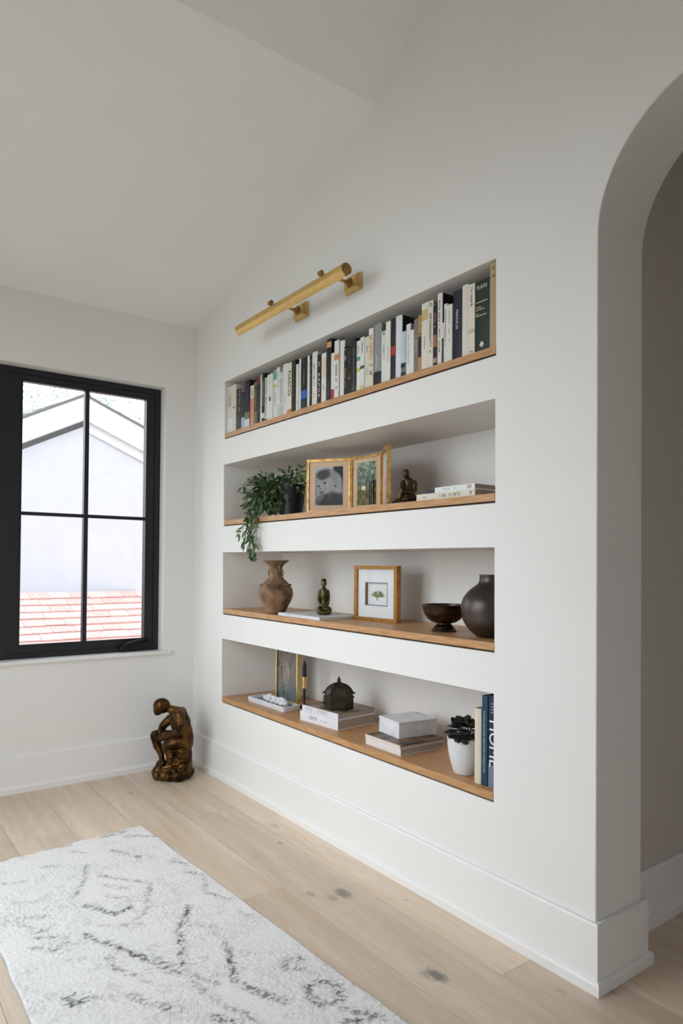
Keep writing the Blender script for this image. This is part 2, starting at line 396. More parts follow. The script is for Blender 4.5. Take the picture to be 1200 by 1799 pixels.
# right wall baseboard mitred round the jamb: plan path
def mitred(name, pf, material, parent=None, label=None):
    bm = BM()
    ring = []
    # path corners in plan with outward offset d
    def pts(d): return [(-d, 0.0), (-d, YA - d), (TH + d, YA - d), (TH + d, YH)]
    rows = []
    for d, z in pf:
        rows.append([bm.verts.new((x, y, z)) for x, y in pts(d)])
    n = len(rows)
    for i in range(n):
        A = rows[i]; B = rows[(i + 1) % n]
        for j in range(3): bm.faces.new((A[j], A[j + 1], B[j + 1], B[j]))
    bm.faces.new([r[0] for r in rows]); bm.faces.new([r[-1] for r in rows][::-1])
    o = obj(name, bm, material, parent)
    if label: tag(o, label, 'baseboard', kind='structure')
    return o
bb = mitred('baseboard_right', base_prof(), TRIM, label='tall white baseboard along the shelf wall, wrapping the arch jamb')
mitred('shoe_moulding', shoe_prof(), TRIM, bb)

# ------------------------------------------------------------------ window (double casement)
FY = 0.085
win = thing('window_1', 'black framed casement window with thin muntins and crank handle', 'window', (0, 0, 0), kind='structure')
def rect_frame(x0, x1, z0, z1, wl, wr, wb, wt, y0, y1):
    bm = BM()
    box(bm, x0, x0 + wl, y0, y1, z0, z1); box(bm, x1 - wr, x1, y0, y1, z0, z1)
    box(bm, x0 + wl, x1 - wr, y0, y1, z0, z0 + wb); box(bm, x0 + wl, x1 - wr, y0, y1, z1 - wt, z1)
    return bm
obj('window_frame', rect_frame(WXL + 0.002, WXR - 0.002, WZ0 + 0.002, WZ1 - 0.002, .035, .035, .034, .034, FY, 0.19), BLACKFRAME, win, bevel=0.002)
obj('mullion', (lambda b: (box(b, -1.158 - 0.04, -1.158 + 0.04, FY, 0.19, WZ0 + 0.036, WZ1 - 0.036), b)[1])(BM()), BLACKFRAME, win, bevel=0.002)
for (sx0, sx1, gx0, gx1) in ((-1.117, -0.248, -1.047, -0.299), (-2.06, -1.199, -2.01, -1.27)):
    s = obj('sash', rect_frame(sx0, sx1, WZ0 + 0.037, WZ1 - 0.037, gx0 - sx0, sx1 - gx1, 0.812 - WZ0 - 0.037, WZ1 - 0.037 - 2.352, FY + 0.006, 0.15), BLACKFRAME, win, bevel=0.003)
    bm = BM()
    for a, b_ in ((gx0, gx0 + .006), (gx1 - .006, gx1)): box(bm, a, b_, FY - 0.001, FY + 0.006, .812, 2.352)
    for a, b_ in ((.812, .818), (2.346, 2.352)): box(bm, gx0 + .006, gx1 - .006, FY - 0.001, FY + 0.006, a, b_)
    obj('glazing_bead', bm, BLACKFRAME, s)
    xm = (gx0 + gx1) / 2; zm = 1.580
    bm = BM(); box(bm, xm - 0.0125, xm + 0.0125, FY + 0.012, FY + 0.05, .812, 2.352); obj('muntin', bm, BLACKFRAME, win, bevel=0.003)
    bm = BM(); box(bm, gx0, xm - 0.0125, FY + 0.014, FY + 0.048, zm - .010, zm + .010); box(bm, xm + 0.0125, gx1, FY + 0.014, FY + 0.048, zm - .010, zm + .010)
    obj('muntin', bm, BLACKFRAME, win, bevel=0.003)
    for a, b_ in ((gx0, xm - .0125), (xm + .0125, gx1)):
        for c, d in ((.812, zm - .01), (zm + .01, 2.352)):
            bm = BM(); box(bm, a - .002, b_ + .002, FY + 0.029, FY + 0.033, c - .002, d + .002); obj('window_pane', bm, PANE, win)
# folding crank handle
METALBLK = mat('black_metal', (0.02, 0.021, 0.024), 0.28, metal=0.6)
bm = BM(); prism(bm, [(-.46, .742), (-.245, .742), (-.25, .772), (-.30, .790), (-.40, .782), (-.455, .762)], FY - .022, FY, 'y')
hd = obj('crank_cover', bm, METALBLK, win, bevel=.005)
bm = BM(); polytube(bm, [(-.29, FY - .030, .812), (-.36, FY - .038, .806), (-.42, FY - .036, .790), (-.452, FY - .032, .772)], [.006, .006, .006, .007], 10)
ball(bm, (-.458, FY - .034, .762), (.014, .011, .012)); tube(bm, (-.29, FY - .03, .812), (-.29, FY, .80), .008)
obj('crank_handle', bm, METALBLK, hd, smooth=True)
# white sill
bm = BM(); box(bm, WXL - .04, WXR + .045, -.022, -0.0005, WZ0 - .010, WZ0 + .0065); box(bm, WXL + .001, WXR - .001, -0.0005, FY, WZ0 + 0.0005, WZ0 + .0065)
tag(obj('window_sill', bm, TRIM, None, bevel=.003), 'thin white sill under the black window', 'window sill', kind='structure')

# patio door frame of the left wall (out of the picture)
pd = thing('door_1', 'black framed patio doors in the left wall', 'door', kind='structure')
bm = BM()
for y in (PY0, PY1 + .06, -1.65): box(bm, WX - .10, WX - .04, y - .06, y, 0, PZ1)
box(bm, WX - .10, WX - .04, PY1, PY0, PZ1 - .06, PZ1)
obj('door_frame', bm, BLACKFRAME, pd, bevel=.003)

# ------------------------------------------------------------------ oak boards in the niches
ZB = []
names_b = ['oak shelf board under the row of books, topmost niche', 'oak shelf board under the trailing plant and triptych frame',
           'oak shelf board under the clay vase and round black vase', 'oak shelf board under the stone tray and potted plant, lowest niche']
for (z0, z1), lb in zip(NICHES, names_b):
    t = thing('shelf_board', lb, 'shelf', (0, 0, 0), group='oak boards lining the wall niches')
    bm = BM(); box(bm, 0.001, ND - 0.001, YR + 0.0015, YL - 0.0015, z0 + 0.007, z0 + 0.035)
    obj('board', bm, OAK, t, bevel=0.001, seg=1)
    bm = BM(); box(bm, 0.008, ND - 0.001, YR + 0.003, YL - 0.003, z0 + 0.0003, z0 + 0.0069)
    obj('shim', bm, SHADOWGAP, t)
    ZB.append(z0 + 0.035)
Z1, Z2, Z3, Z4 = ZB
# ------------------------------------------------------------------ rug
def build_rug():
    NX, NY = 250, 800
    FL, FR, NL, NR = np.array([-1.445, -0.955]), np.array([-0.668, -0.895]), np.array([-1.425, -3.70]), np.array([-0.53, -3.66])
    u = np.linspace(0, 1, NX); v = np.linspace(0, 1, NY); U, V = np.meshgrid(u, v)
    rs = np.random.RandomState(3)
    def smooth_noise(n1, n2, seed):
        r = np.random.RandomState(seed).rand(n2 + 1, n1 + 1)
        x = U * n1; y = V * n2; xi = np.minimum(x.astype(int), n1 - 1); yi = np.minimum(y.astype(int), n2 - 1); fx = x - xi; fy = y - yi
        fx = fx * fx * (3 - 2 * fx); fy = fy * fy * (3 - 2 * fy)
        return (r[yi, xi] * (1 - fx) + r[yi, xi + 1] * fx) * (1 - fy) + (r[yi + 1, xi] * (1 - fx) + r[yi + 1, xi + 1] * fx) * fy
    P = ((1 - U) * (1 - V))[..., None] * FL + (U * (1 - V))[..., None] * FR + ((1 - U) * V)[..., None] * NL + (U * V)[..., None] * NR
    wv = (smooth_noise(2, 24, 11) - .5) * 0.007
    P[..., 0] += wv * (np.abs(U - .5) * 2) ** 4; P[..., 1] += (smooth_noise(20, 2, 12) - .5) * 0.014 * (np.abs(V - .5) * 2) ** 20
    X, Y = P[..., 0], P[..., 1]
    S = STROKES
    D = np.zeros_like(X)
    jx = X + (smooth_noise(120, 400, 21) - .5) * 0.022; jy = Y + (smooth_noise(120, 400, 22) - .5) * 0.022
    def seg(pts, s, wd=0.014):
        best = np.full(X.shape, 9.0)
        for (ax, ay), (bx, by) in zip(pts[:-1], pts[1:]):
            dx, dy = bx - ax, by - ay; L2 = dx * dx + dy * dy + 1e-9
            t = np.clip(((jx - ax) * dx + (jy - ay) * dy) / L2, 0, 1)
            best = np.minimum(best, np.hypot(jx - ax - t * dx, jy - ay - t * dy))
        return s * np.exp(-(best / wd) ** 2)
    for pts, s in S: D = np.maximum(D, seg(pts, s, 0.0135 if s >= 1 else 0.011))
    # knots: rows across the rug, staggered
    kx = U * 0.84 / 0.0105; ky = V * 2.75 / 0.0070
    ky2 = ky + (smooth_noise(30, 90, 31) - .5) * 1.2
    row = np.floor(ky2).astype(int); kxs = kx + (row % 2) * 0.5 + np.sin(row * 12.9898) * 0.4
    col = np.floor(kxs).astype(int)
    h = np.modf(np.sin(row * 78.233 + col * 37.719) * 43758.5453)[0]; h = np.abs(h)
    bumpx = np.sin(np.pi * (kxs - col)) ; bumpy = np.sin(np.pi * (ky2 - row))
    patch = smooth_noise(9, 30, 41)
    loft = 0.45 + 0.9 * patch
    Zk = (0.35 + 0.65 * h) * (np.clip(bumpx, 0, 1) ** .5) * (np.clip(bumpy, 0, 1) ** .6)
    Z = 0.0075 + 0.0048 * Zk * loft
    edge = np.minimum(np.minimum(U, 1 - U) * 0.84, np.minimum(V, 1 - V) * 2.75)
    Z = np.where(edge < 0.004, 0.0008 + (Z - 0.0008) * np.clip(edge / 0.004, 0, 1), Z)
    ink = D * (0.22 + 0.75 * (h > .42)) * (0.35 + 0.8 * smooth_noise(40, 130, 51))
    faint = 0.22 * np.clip(smooth_noise(14, 48, 61) - .62, 0, 1) * 3 * (h > .5)
    ink = np.clip(np.maximum(ink, faint), 0, 1)
    base = np.array([0.80, 0.79, 0.775]) * (1 - 0.05 * (h[..., None]))
    dark = np.array([0.11, 0.11, 0.115])
    col3 = base * (1 - ink[..., None]) + dark * ink[..., None]
    # bound dark selvage on the left side
    sv = np.clip((0.006 - U * 0.84) / 0.006, 0, 1)[..., None]
    col3 = col3 * (1 - sv * .75) + np.array([.12, .115, .11]) * sv * .75
    co = np.stack([X, Y, Z], -1).reshape(-1, 3)
    idx = np.arange(NX * NY).reshape(NY, NX)
    quads = np.stack([idx[:-1, :-1], idx[1:, :-1], idx[1:, 1:], idx[:-1, 1:]], -1).reshape(-1, 4)
    me = bpy.data.meshes.new('rug'); me.vertices.add(len(co)); me.vertices.foreach_set('co', co.ravel())
    me.loops.add(quads.size); me.loops.foreach_set('vertex_index', quads.ravel().astype(np.int32))
    me.polygons.add(len(quads)); me.polygons.foreach_set('loop_start', np.arange(0, quads.size, 4, dtype=np.int32))
    me.polygons.foreach_set('loop_total', np.full(len(quads), 4, dtype=np.int32)); me.update()
    at = me.color_attributes.new('Col', 'FLOAT_COLOR', 'POINT')
    at.data.foreach_set('color', np.concatenate([col3.reshape(-1, 3), np.ones((len(co), 1))], 1).ravel().astype(np.float32))
    me.polygons.foreach_set('use_smooth', [True] * len(quads)); me.validate()
    m = vcol_mat('wool_pile', 0.95); m.node_tree.nodes['Principled BSDF'].inputs['Specular IOR Level'].default_value = 0.1
    rug = thing('rug', 'long ivory wool rug with faded charcoal diamond motifs on the floor', 'rug')
    new_obj('pile', me, m, rug)
    bm = BM(); q = [FL + [.001, -.001], FR + [-.001, -.001], NR + [-.001, .001], NL + [.001, .001]]
    prism(bm, [(float(a[0]), float(a[1])) for a in q], 0.0002, 0.0012, 'z')
    obj('backing', bm, mat('rug_backing', '#8d877c', .95), rug)
STROKES = [([[-1.14, -0.92], [-1.02, -0.94]], 1), ([[-0.87, -0.93], [-0.76, -0.93]], 1), ([[-0.78, -0.99], [-0.65, -1.08]], 0.8), ([[-0.88, -1.11], [-0.81, -1.25]], 0.9), ([[-1.03, -1.02], [-0.99, -1.06]], 0.7), ([[-1.17, -1.11], [-1.12, -1.13]], 0.6), ([[-1.34, -1.18], [-1.27, -1.21]], 0.6), ([[-0.71, -1.37], [-0.67, -1.43]], 0.7), ([[-0.7, -1.5], [-0.65, -1.58], [-0.71, -1.71], [-0.66, -1.81]], 0.8), ([[-1.14, -1.46], [-1.07, -1.34], [-1.02, -1.2]], 0.9), ([[-1.0, -1.33], [-0.86, -1.51], [-0.96, -1.73], [-1.0, -1.75]], 0.7), ([[-1.01, -1.43], [-0.94, -1.51]], 0.6), ([[-1.03, -1.52], [-0.96, -1.6]], 0.6), ([[-1.03, -1.62], [-0.98, -1.69]], 0.5), ([[-1.12, -1.55], [-1.05, -1.67], [-0.99, -1.65]], 1), ([[-1.35, -1.54], [-1.31, -1.64], [-1.28, -1.64]], 0.8), ([[-1.33, -1.51], [-1.25, -1.56]], 0.5), ([[-1.33, -1.67], [-1.24, -1.72], [-1.24, -1.76], [-1.3, -1.79], [-1.35, -1.73]], 0.8), ([[-1.18, -1.76], [-1.13, -1.86], [-1.08, -1.98], [-1.02, -2.11]], 1.2), ([[-0.81, -1.77], [-0.86, -1.86], [-0.91, -1.91], [-0.94, -2.02], [-0.98, -2.11]], 1.1), ([[-0.85, -1.9], [-0.8, -1.96], [-0.81, -2.01]], 0.6), ([[-0.81, -2.08], [-0.85, -2.21], [-0.88, -2.29], [-0.85, -2.38], [-0.81, -2.46]], 1), ([[-0.7, -2.28], [-0.65, -2.3], [-0.68, -2.35], [-0.72, -2.33], [-0.7, -2.28]], 1), ([[-0.72, -2.45], [-0.68, -2.44], [-0.64, -2.49], [-0.67, -2.55], [-0.73, -2.54], [-0.74, -2.49], [-0.72, -2.45]], 1), ([[-0.69, -2.59], [-0.63, -2.68], [-0.72, -2.64]], 1.2), ([[-0.67, -1.91], [-0.66, -1.97]], 0.4), ([[-1.31, -2.07], [-1.27, -2.12], [-1.32, -2.12], [-1.33, -2.07]], 1), ([[-1.17, -2.17], [-1.14, -2.23], [-1.1, -2.3]], 1), ([[-1.01, -2.4], [-0.96, -2.47]], 1), ([[-0.99, -2.21], [-0.97, -2.35], [-0.93, -2.45], [-0.92, -2.5]], 0.6), ([[-1.16, -1.94], [-1.16, -2.01], [-1.12, -2.08], [-1.1, -2.14]], 0.7), ([[-1.04, -2.09], [-1.01, -2.15]], 1), ([[-1.29, -1.87], [-1.22, -1.9]], 0.4), ([[-1.34, -1.37], [-1.26, -1.41]], 0.4), ([[-1.04, -2.0], [-0.98, -2.18], [-0.93, -2.28]], 0.5), ([[-1.12, -1.73], [-0.99, -1.8]], 0.4)]
build_rug()

# ------------------------------------------------------------------ picture light over the niches
BRASS = mat('aged_brass', '#e0bd7c', 0.30, metal=0.85, nscale=90, col2='#d6b16c', detail=3, rough2=0.36, stretch=(1, .25, 1))
DBRASS = mat('dark_brass', '#a5824c', 0.34, metal=0.85, nscale=40, col2='#7d5f35')
lt = thing('picture_light', 'long aged brass picture light on two square plates above the books', 'wall lamp', (0, 0, 0))
TX, TZ, TR = -0.165, 2.558, 0.0265
pf = [(TX + TR * math.cos(t), TZ + TR * math.sin(t)) for t in [math.radians(a) for a in range(-35, 216, 10)]] + [(TX - 0.004, TZ - TR * 1.32)]
bm = BM(); prism(bm, pf, -1.868, -0.905, 'y'); obj('lamp_tube', bm, BRASS, lt, smooth='auto')
for ye, s in ((-1.868, -1), (-0.905, 1)):
    bm = BM(); pf2 = [(TX + (x - TX) * .97, TZ + (z - TZ) * .97) for x, z in pf]; prism(bm, pf2, ye + s * .0002, ye + s * .0025, 'y')
    obj('end_cap', bm, DBRASS, lt)
for yc in (-1.275, -1.71):
    bm = BM(); vs = []
    box(bm, -.014, -.0003, yc - .056, yc + .056, 2.546, 2.622)
    a = [bm.verts.new((-.014, yc + p * .053, 2.584 + q * .035)) for p, q in ((-1, -1), (1, -1), (1, 1), (-1, 1))]
    b_ = [bm.verts.new((-.030, yc + p * .042, 2.584 + q * .026)) for p, q in ((-1, -1), (1, -1), (1, 1), (-1, 1))]
    bm.faces.new(b_)
    for i in range(4): bm.faces.new((a[i], a[(i + 1) % 4], b_[(i + 1) % 4], b_[i]))
    pl = obj('wall_plate', bm, BRASS, lt, bevel=.0012)
    bm = BM()
    for r, x0, x1 in ((.023, -.0345, -.030), (.0165, -.039, -.034), (.010, -.050, -.038)):
        tube(bm, (x0, yc, 2.584), (x1, yc, 2.584), r * .9, r, 24)
    obj('collar', bm, DBRASS, pl, smooth='auto')
    bm = BM(); polytube(bm, [(-.045, yc, 2.584), (-.09, yc, 2.584), (-.13, yc, 2.580), (-.165, yc, 2.585)], [.008, .0075, .0075, .008], 12)
    obj('arm', bm, BRASS, lt, smooth=True)
    bm = BM(); tube(bm, (-.180, yc, 2.570), (-.190, yc, 2.583), .0075, .006, 14); tube(bm, (-.190, yc - .012, 2.587), (-.190, yc + .012, 2.587), .0105, .0105, 18); ball(bm, (-.190, yc, 2.587), .0085)
    obj('knob', bm, DBRASS, lt, smooth='auto')

# ------------------------------------------------------------------ books
PAGE = mat('book_pages', '#d9d0bd', 0.85, nscale=400, col2='#c2b8a2', stretch=(1, 40, 1), detail=2)
def cover_mat(col, rough=0.5):
    return mat('cover_' + col.strip('#') + ('' if rough == 0.5 else 'g'), col, rough, noise=0.05, nscale=18)
INK = {}
def ink(col):
    return mat('ink_' + col.strip('#'), col, 0.5)
rb = random.Random(77)
def glyph_line(bm, u0, u1, cell, hgt, xs, vertical_spine, v0, th=.0003, gap=.25):
    """row of small letter-like strokes; along -z from u0 down to u1 at y=v0"""
    u = u0
    while u - cell > u1:
        if rb.random() > .14:
            wd = cell * (1 - gap); k = rb.random(); t = cell * .17
            def q(ua, ub, va, vb):  # strokes in (u down, v across)
                box(bm, xs - th, xs, v0 - vb, v0 - va, ub, ua)
            q(u, u - t, -hgt / 2, hgt / 2)
            if k < .7: q(u - wd + t, u - wd, -hgt / 2, hgt / 2)
            if k > .25: q(u, u - wd, hgt / 2 - t, hgt / 2)
            if k < .5: q(u, u - wd, -t / 2, t / 2)
        u -= cell
def stand_book(y0, y1, h, zb, xs, depth, spine, label, cat='book', group=None, bands=(), lettering=None, side=None, rim=None, title=None, soft=True, name='book', far=None):
    """upright book; spine faces -x at plane xs; y0 > y1"""
    t = y0 - y1; t = max(t - .0006, .004); yc = (y0 + y1) / 2
    o = thing(name, label, cat, (xs, yc, zb), 0, group)
    th = .0018 if soft else .003; ov = 0 if soft else .003
    side = side or spine
    cm = cover_mat(spine); sm = cover_mat(side)
    hh = t / 2
    # spine, slightly rounded
    bm = BM(); n = 7; pts = []
    bul = min(.004, t * .12) if not soft else .0008
    for i in range(n + 1):
        yy = -hh + t * i / n; k = (yy / hh); pts.append((-bul * (1 - k * k) + bul, yy))
    poly = pts + [(bul + th, hh), (bul + th, -hh)]
    prism(bm, poly, 0, h, 'z')
    obj('spine', bm, cm, o, bevel=0, smooth='auto')
    bm = BM()
    box(bm, bul + th, depth, -hh, -hh + th, 0, h); box(bm, bul + th, depth, hh - th, hh, 0, h)
    obj('cover', bm, sm, o)
    bm = BM(); box(bm, bul + th, depth - .002 - ov, -hh + th, hh - th, .0005 + ov, h - .0005 - ov * 1.3)
    obj('page_block', bm, PAGE, o)
    zz = 0
    for k, (a, b_, c) in enumerate(bands):
        bm = BM(); poly = [(p[0] - .00035, p[1] * .985) for p in pts] + [(bul + .001, hh * .985), (bul + .001, -hh * .985)]
        prism(bm, poly, a * h, b_ * h, 'z'); obj('spine_band', bm, cover_mat(c), o, smooth='auto')
    if lettering:
        for (c, a, b_, cell, fr) in lettering:
            bm = BM(); glyph_line(bm, b_ * h, a * h, cell, t * fr, -.0006, True, 0)
            if len(bm.verts): obj('spine_lettering', bm, ink(c), o)['kind'] = 'stuff'
            else: bm.free()
    if title:
        for (s, frac, size, c, orient, sx) in title:
            if orient == 'v': put_text(s, (-.0008, 0, frac * h), (0, 0, -1), (0, -1, 0), size, ink(c), o, 'spine_title', sx)
            else: put_text(s, (-.0008, 0, frac * h), (0, -1, 0), (0, 0, 1), size, ink(c), o, 'spine_title', sx)
    return o

Y = [(-0.418, -0.488, 0.282), (-0.488, -0.534, 0.282), (-0.537, -0.568, 0.246), (-0.568, -0.596, 0.243), (-0.598, -0.641, 0.275), (-0.644, -0.705, 0.272), (-0.705, -0.75, 0.232), (-0.75, -0.788, 0.244), (-0.788, -0.827, 0.264), (-0.827, -0.843, 0.27), (-0.843, -0.875, 0.273), (-0.875, -0.905, 0.242), (-0.905, -0.966, 0.252), (-0.967, -1.003, 0.263), (-1.003, -1.034, 0.271), (-1.034, -1.066, 0.236), (-1.066, -1.11, 0.273), (-1.11, -1.154, 0.268), (-1.154, -1.197, 0.273), (-1.2, -1.223, 0.243), (-1.224, -1.241, 0.266), (-1.242, -1.299, 0.264), (-1.301, -1.325, 0.263), (-1.325, -1.343, 0.261), (-1.343, -1.391, 0.268), (-1.392, -1.43, 0.245), (-1.432, -1.471, 0.241), (-1.471, -1.511, 0.301), (-1.512, -1.54, 0.224), (-1.54, -1.576, 0.276), (-1.579, -1.616, 0.265), (-1.616, -1.639, 0.23), (-1.64, -1.677, 0.22), (-1.677, -1.713, 0.249), (-1.715, -1.741, 0.231), (-1.741, -1.771, 0.24), (-1.771, -1.804, 0.234), (-1.804, -1.836, 0.263), (-1.836, -1.888, 0.271), (-1.889, -1.92, 0.229), (-1.921, -1.952, 0.261), (-1.952, -1.979, 0.266), (-1.98, -2.021, 0.268), (-2.021, -2.051, 0.19), (-2.051, -2.078, 0.215), (-2.078, -2.1, 0.184), (-2.1, -2.128, 0.222), (-2.128, -2.146, 0.23), (-2.146, -2.183, 0.272), (-2.183, -2.213, 0.271), (-2.214, -2.235, 0.242), (-2.235, -2.262, 0.286), (-2.262, -2.273, 0.163), (-2.273, -2.289, 0.234), (-2.29, -2.32, 0.223), (-2.32, -2.367, 0.266), (-2.368, -2.402, 0.275), (-2.403, -2.436, 0.266), (-2.436, -2.506, 0.267), (-2.506, -2.543, 0.311)]
W_, K_ = '#d8d8d2', '#15161a'
